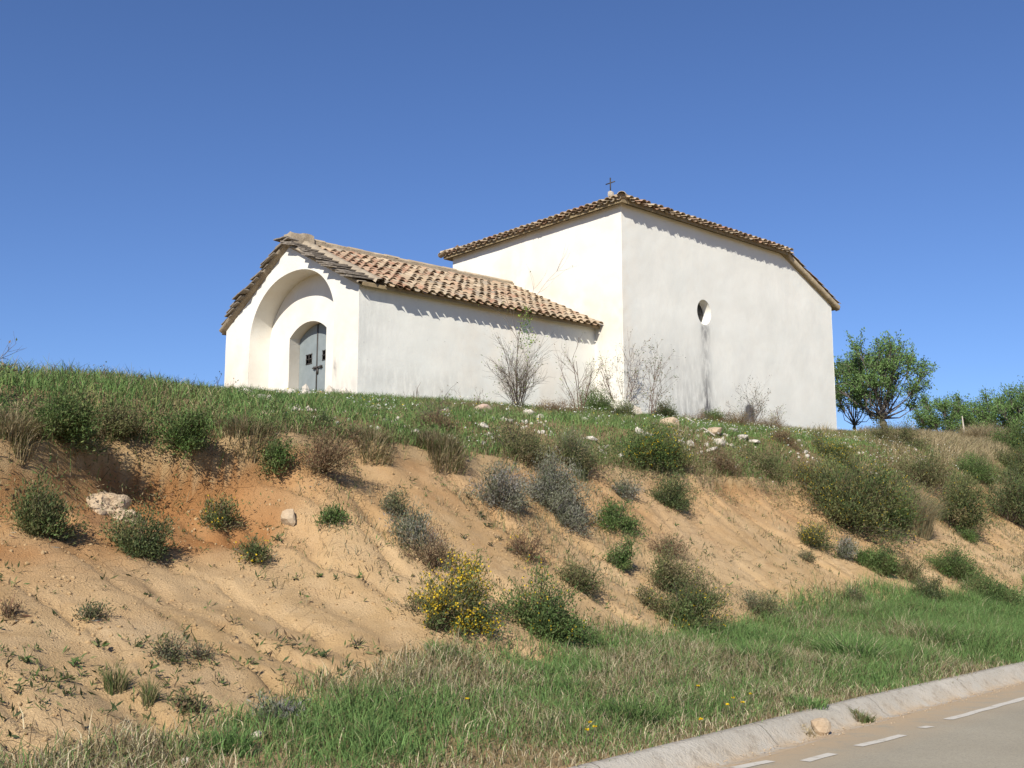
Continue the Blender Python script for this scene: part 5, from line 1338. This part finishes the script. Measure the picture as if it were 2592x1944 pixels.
stone('stone', hits(-5.04, 20.31), 0.437, 0.122, 'long flat pale stone left of the porch door', 'rock_pale', 7, 'pale stones in front of the porch', 1, 0.6, 0.25, 'stone')
stone('stone', hits(-3.97, 16.95), 0.248, 0.146, 'blocky pale stone at the right end of the long flat one', 'rock_pale', 8, 'pale stones in front of the porch', 1, 0.0, 0.25, 'stone')
stone('stone', hits(-3.81, 16.80), 0.174, 0.145, 'bluish pale stone beside the blocky one', 'rock_pale', 9, 'pale stones in front of the porch', 1, 0.0, 0.25, 'stone')
stone('stone', hits(-5.35, 24.73), 0.256, 0.192, 'upright tan stone close to the door recess', 'rock_tan', 10, 'pale stones in front of the porch', 1, 0.0, 0.25, 'stone')
stone('stone', hits(-5.08, 24.66), 0.212, 0.170, 'small pale stone right of the upright tan one', 'rock_pale', 11, 'pale stones in front of the porch', 1, 0.0, 0.25, 'stone')
stone('stone', hits(-4.65, 24.07), 0.270, 0.124, 'flat pale stone before the door, left of doorstep stone', 'rock_pale', 12, 'pale stones in front of the porch', 1, 0.0, 0.25, 'stone')
stone('stone', hits(-4.81, 25.01), 0.172, 0.194, 'narrow upright pale stone below the door left edge', 'rock_pale', 13, 'pale stones in front of the porch', 1, 0.0, 0.25, 'stone')
stone('stone', hits(-4.61, 25.60), 0.397, 0.177, 'wide brownish doorstep stone lying at the foot of the door', 'rock_pink', 14, 'pale stones in front of the porch', 1, 0.0, 0.25, 'stone')
stone('stone', hits(-4.03, 25.77), 0.244, 0.178, 'bluish stone at the foot of the facade corner', 'rock_pale', 15, 'pale stones in front of the porch', 1, 0.0, 0.25, 'stone')
stone('stone', hits(-3.89, 25.81), 0.200, 0.100, 'small flat white stone just below the facade corner', 'rock_pale', 16, 'pale stones in front of the porch', 1, 0.0, 0.25, 'stone')
stone('stone', hits(-4.33, 25.52), 0.242, 0.154, 'pale stone at right jamb of the door recess', 'rock_pale', 17, 'pale stones in front of the porch', 1, 0.0, 0.25, 'stone')
stone('stone', hits(-3.47, 16.69), 0.158, 0.086, 'small flat white stone below the pale stones in the grass', 'rock_pale', 18, 'pale stones in front of the porch', 1, 0.0, 0.25, 'stone')
stone('stone', hits(-3.09, 16.34), 0.126, 0.084, 'white stone alone in the grass under the doorstep', 'rock_pale', 19, 'pale stones in front of the porch', 1, 0.0, 0.25, 'stone')
stone('stone', hits(-3.48, 15.12), 0.143, 0.117, 'tan stone at the left notch of crest', 'rock_tan', 20, 'pale stones in front of the porch', 1, 0.0, 0.25, 'stone')
stone('stone', hits(-6.51, 23.81), 0.370, 0.164, 'grey tan boulder in the grass left of the porch corner', 'rock_tan', 21, 'pale stones in front of the porch', 1, 0.0, 0.25, 'stone')
stone('stone', hits(-0.62, 23.25), 0.420, 0.260, 'pinkish brown rock left of the tall bare shrub', 'rock_pink', 22, None, 2, 0.0, 0.25, 'stone')
stone('stone', hits(-0.50, 18.73), 0.241, 0.112, 'pale flat stone below the pinkish rock', 'rock_pale', 23, None, 1, 0.0, 0.25, 'stone')
stone('stone', hits(-1.26, 20.08), 0.293, 0.173, 'pinkish stone beside the dark thornbush', 'rock_pink', 24, None, 1, 0.0, 0.25, 'stone')
stone('stone', hits(-0.39, 18.39), 0.205, 0.079, 'flat pale stone at the crest above straw tussock', 'rock_pale', 25, None, 1, 0.0, 0.25, 'stone')
stone('stone', hits(-1.50, 16.87), 0.159, 0.072, 'small pale stone at crest left of straw tussock', 'rock_pale', 26, None, 1, 0.0, 0.25, 'stone')
stone('stone', hits(-1.84, 21.85), 0.226, 0.113, 'tan stone in the grass left of thornbush', 'rock_tan', 27, None, 1, 0.0, 0.25, 'stone')
stone('stone', hits(0.36, 22.51), 0.290, 0.155, 'pale stone in the grass right of the tall bare shrub foot', 'rock_pale', 28, None, 1, 0.0, 0.25, 'stone')
stone('stone', hits(0.55, 21.76), 0.187, 0.112, 'smaller pale stone right of the one by the tall shrub', 'rock_pale', 29, None, 1, 0.0, 0.25, 'stone')
stone('stone', hits(1.51, 22.48), 0.174, 0.106, 'white stone in open grass below the main corner', 'rock_pale', 30, None, 1, 0.0, 0.25, 'stone')
stone('stone', hits(3.48, 30.01), 0.284, 0.193, 'round white stone in grass under the reddish twigs', 'rock_pale', 31, None, 1, 0.0, 0.25, 'stone')
stone('stone', hits(1.52, 20.68), 0.248, 0.097, 'flat white stone just above the crest in the middle', 'rock_pale', 32, None, 1, 0.0, 0.25, 'stone')
stone('stone', hits(2.61, 22.36), 0.153, 0.153, 'white stone of the short row above dark crest bush, first at left, upright', 'rock_pale', 33, 'white rubble in a row near the crest', 1, 0.0, 0.25, 'stone')
stone('stone', hits(2.74, 22.33), 0.191, 0.134, 'white stone of the short row above dark crest bush, second from the left', 'rock_pale', 34, 'white rubble in a row near the crest', 1, 0.0, 0.25, 'stone')
stone('stone', hits(2.88, 22.42), 0.154, 0.134, 'white stone of the short row above dark crest bush, third from the left', 'rock_pale', 35, 'white rubble in a row near the crest', 1, 0.0, 0.25, 'stone')
stone('stone', hits(2.98, 22.35), 0.191, 0.124, 'white stone of the short row above dark crest bush, last at right end', 'rock_pale', 36, 'white rubble in a row near the crest', 1, 0.0, 0.25, 'stone')
stone('stone', hits(3.69, 25.20), 0.497, 0.324, 'brown earthy boulder between white rubble and white stick', 'rock_tan', 37, None, 2, 0.0, 0.25, 'stone')
stone('stone', hits(4.68, 24.91), 0.448, 0.235, 'smooth tan boulder right of the white stick', 'rock_tan', 38, None, 2, 0.0, 0.25, 'stone')
stone('stone', hits(3.07, 22.16), 0.133, 0.114, 'white stone under the brown earthy boulder', 'rock_pale', 39, 'white rubble below the main wall', 1, 0.0, 0.25, 'stone')
stone('stone', hits(3.59, 23.04), 0.217, 0.138, 'white block in the rubble left of tan boulder', 'rock_pale', 40, 'white rubble below the main wall', 1, 0.0, 0.25, 'stone')
stone('stone', hits(3.84, 23.28), 0.179, 0.139, 'small white block right beside the white block in rubble', 'rock_pale', 41, 'white rubble below the main wall', 1, 0.0, 0.25, 'stone')
stone('stone', hits(4.67, 24.36), 0.292, 0.167, 'white stone below the tan boulder', 'rock_pale', 42, 'white rubble below the main wall', 1, 0.0, 0.25, 'stone')
stone('stone', hits(5.41, 26.62), 0.388, 0.137, 'white stone at left end of long white line', 'rock_pale', 43, 'white rubble below the main wall', 1, 0.6, 0.25, 'stone')
stone('stone', hits(5.48, 25.68), 0.374, 0.132, 'white stone in the middle of long white line', 'rock_pale', 44, 'white rubble below the main wall', 1, 0.6, 0.25, 'stone')
stone('stone', hits(5.78, 25.86), 0.398, 0.111, 'white stone at right end of long white line', 'rock_pale', 45, 'white rubble below the main wall', 1, 0.6, 0.25, 'stone')
stone('stone', hits(4.37, 23.70), 0.405, 0.101, 'flat white stone just above the bare patch crest', 'rock_pale', 46, 'white rubble below the main wall', 1, 0.6, 0.25, 'stone')
stone('stone', hits(13.31, 37.44), 0.417, 0.160, 'pale stone on hill right of the chapel corner', 'rock_pale', 47, None, 1, 0.0, 0.25, 'stone')
_m = MB(); _m.tube([[4.94, 30.62, 5.51], [4.81, 28.77, 5.18], [4.68, 26.92, 4.83]], 0.035, 6); tag(_m.build('pale_stick', MAT['rock_pale']), 'white bleached stick lying in the grass below main wall', 'stick')
_m = MB(); _m.tube([[4.34, 24.55, 4.51], [4.48, 24.60, 4.43], [4.63, 24.65, 4.34]], 0.02, 6); tag(_m.build('pale_stick', MAT['rock_pale']), 'thinner white stick lower right of the bleached one', 'stick')
dandelion(-0.39, 9.28, 'first')
dandelion(0.57, 8.78, 'second')
dandelion(0.61, 9.02, 'third')
dandelion(0.64, 8.90, 'fourth')
dandelion(1.84, 11.16, 'fifth')
dandelion(1.57, 9.43, 'sixth')
dandelion(1.98, 10.36, 'seventh')
dandelion(2.11, 10.77, 'eighth')
dandelion(2.15, 10.53, 'ninth')
dandelion(2.35, 11.09, 'tenth')
tree('almond_tree', (14.18, 41.00, 6.16), 3.41, 3.15, 0.66, 'almond tree with thick pale trunk behind the hill, right of chapel', r0=.12, lean=-.12, nleaf=13000, blobs=30, dead=True, loose=.11, pal=TREEP)
tree('almond_tree', (13.97, 44.00, 6.52), 2.34, 3.10, 0.41, 'smaller dark stemmed almond tree half hidden behind chapel corner', r0=.07, nleaf=7500, blobs=20, loose=.12, pal=TREEP)
tree('almond_tree', (20.83, 52.00, 6.94), 3.33, 2.33, 0.04, 'leftmost low tree of the far right row, with gaps in its crown', group='row of low trees on the right skyline', pal=TREEP, blobs=24, nleaf=10000, r0=.05, loose=.16)
tree('almond_tree', (23.56, 55.00, 7.00), 3.52, 2.34, 0.05, 'low thin tree second in the far right row by the pale dead stem', group='row of low trees on the right skyline', pal=TREEP, blobs=24, nleaf=10000, r0=.05, loose=.16)
tree('almond_tree', (23.50, 52.00, 6.81), 3.33, 2.77, 0.04, 'taller bushy tree third in the far right row', group='row of low trees on the right skyline', pal=TREEP, blobs=24, nleaf=10000, r0=.05, loose=.16)
tree('almond_tree', (23.78, 50.00, 6.60), 3.20, 2.66, 0.04, 'bushy tree cut by the right edge of the photo', group='row of low trees on the right skyline', pal=TREEP, blobs=24, nleaf=10000, r0=.05, loose=.16)
shrub('shrub', hits(18.96, 40.56), 1.91, 1.65, 'green', 'yellow green leafy bush on the hill at right edge under the trees', 0.01, 'growth along the crest of the bank', 'shrub')
_g = float(ground_z(19.28, 46.00)); _m = MB(); _m.tube([[0, 0, -.2], [-.02, 0, .5], [-.05, .02, 1.05]], [.045, .04, .02], 5); _o = _m.build('dead_stem', MAT['rock_pale'], loc=(19.28, 46.00, _g)); tag(_o, 'pale dead tree stem standing before the low trees at right', 'dead stem')

# ---- dead leaves and bits of twig lying under the bushes
VV, FF, CC, off = [], [], [], 0
for (x0, y0, z0), r_ in BASES:
    n = int(np.clip(260 * r_, 40, 320))
    a = rng.uniform(0, 2 * math.pi, n); q = r_ * 1.15 * rng.uniform(0, 1, n) ** .6
    x = x0 + np.cos(a) * q; y = y0 + np.sin(a) * q
    P = np.stack([x, y, ground_z(x, y) + .012], -1)
    D = rng.normal(size=(n, 3)) * [1, 1, .35]
    V, F, C = leaves(P, D, rng.uniform(.03, .12, n), rng.uniform(.006, .016, n), pick(n, [(BROWN, 3), (DRY, 3), (REDB, 1), (GREY, 1)]))
    VV.append(V); FF.append(F + off); CC.append(C); off += len(V)
tag(link('leaf_litter', mesh_quads('leaf_litter', np.concatenate(VV), np.concatenate(FF), MAT['leaf'], np.concatenate(CC))), 'dead leaves and twig bits lying under the bushes', 'litter', None, 'stuff')
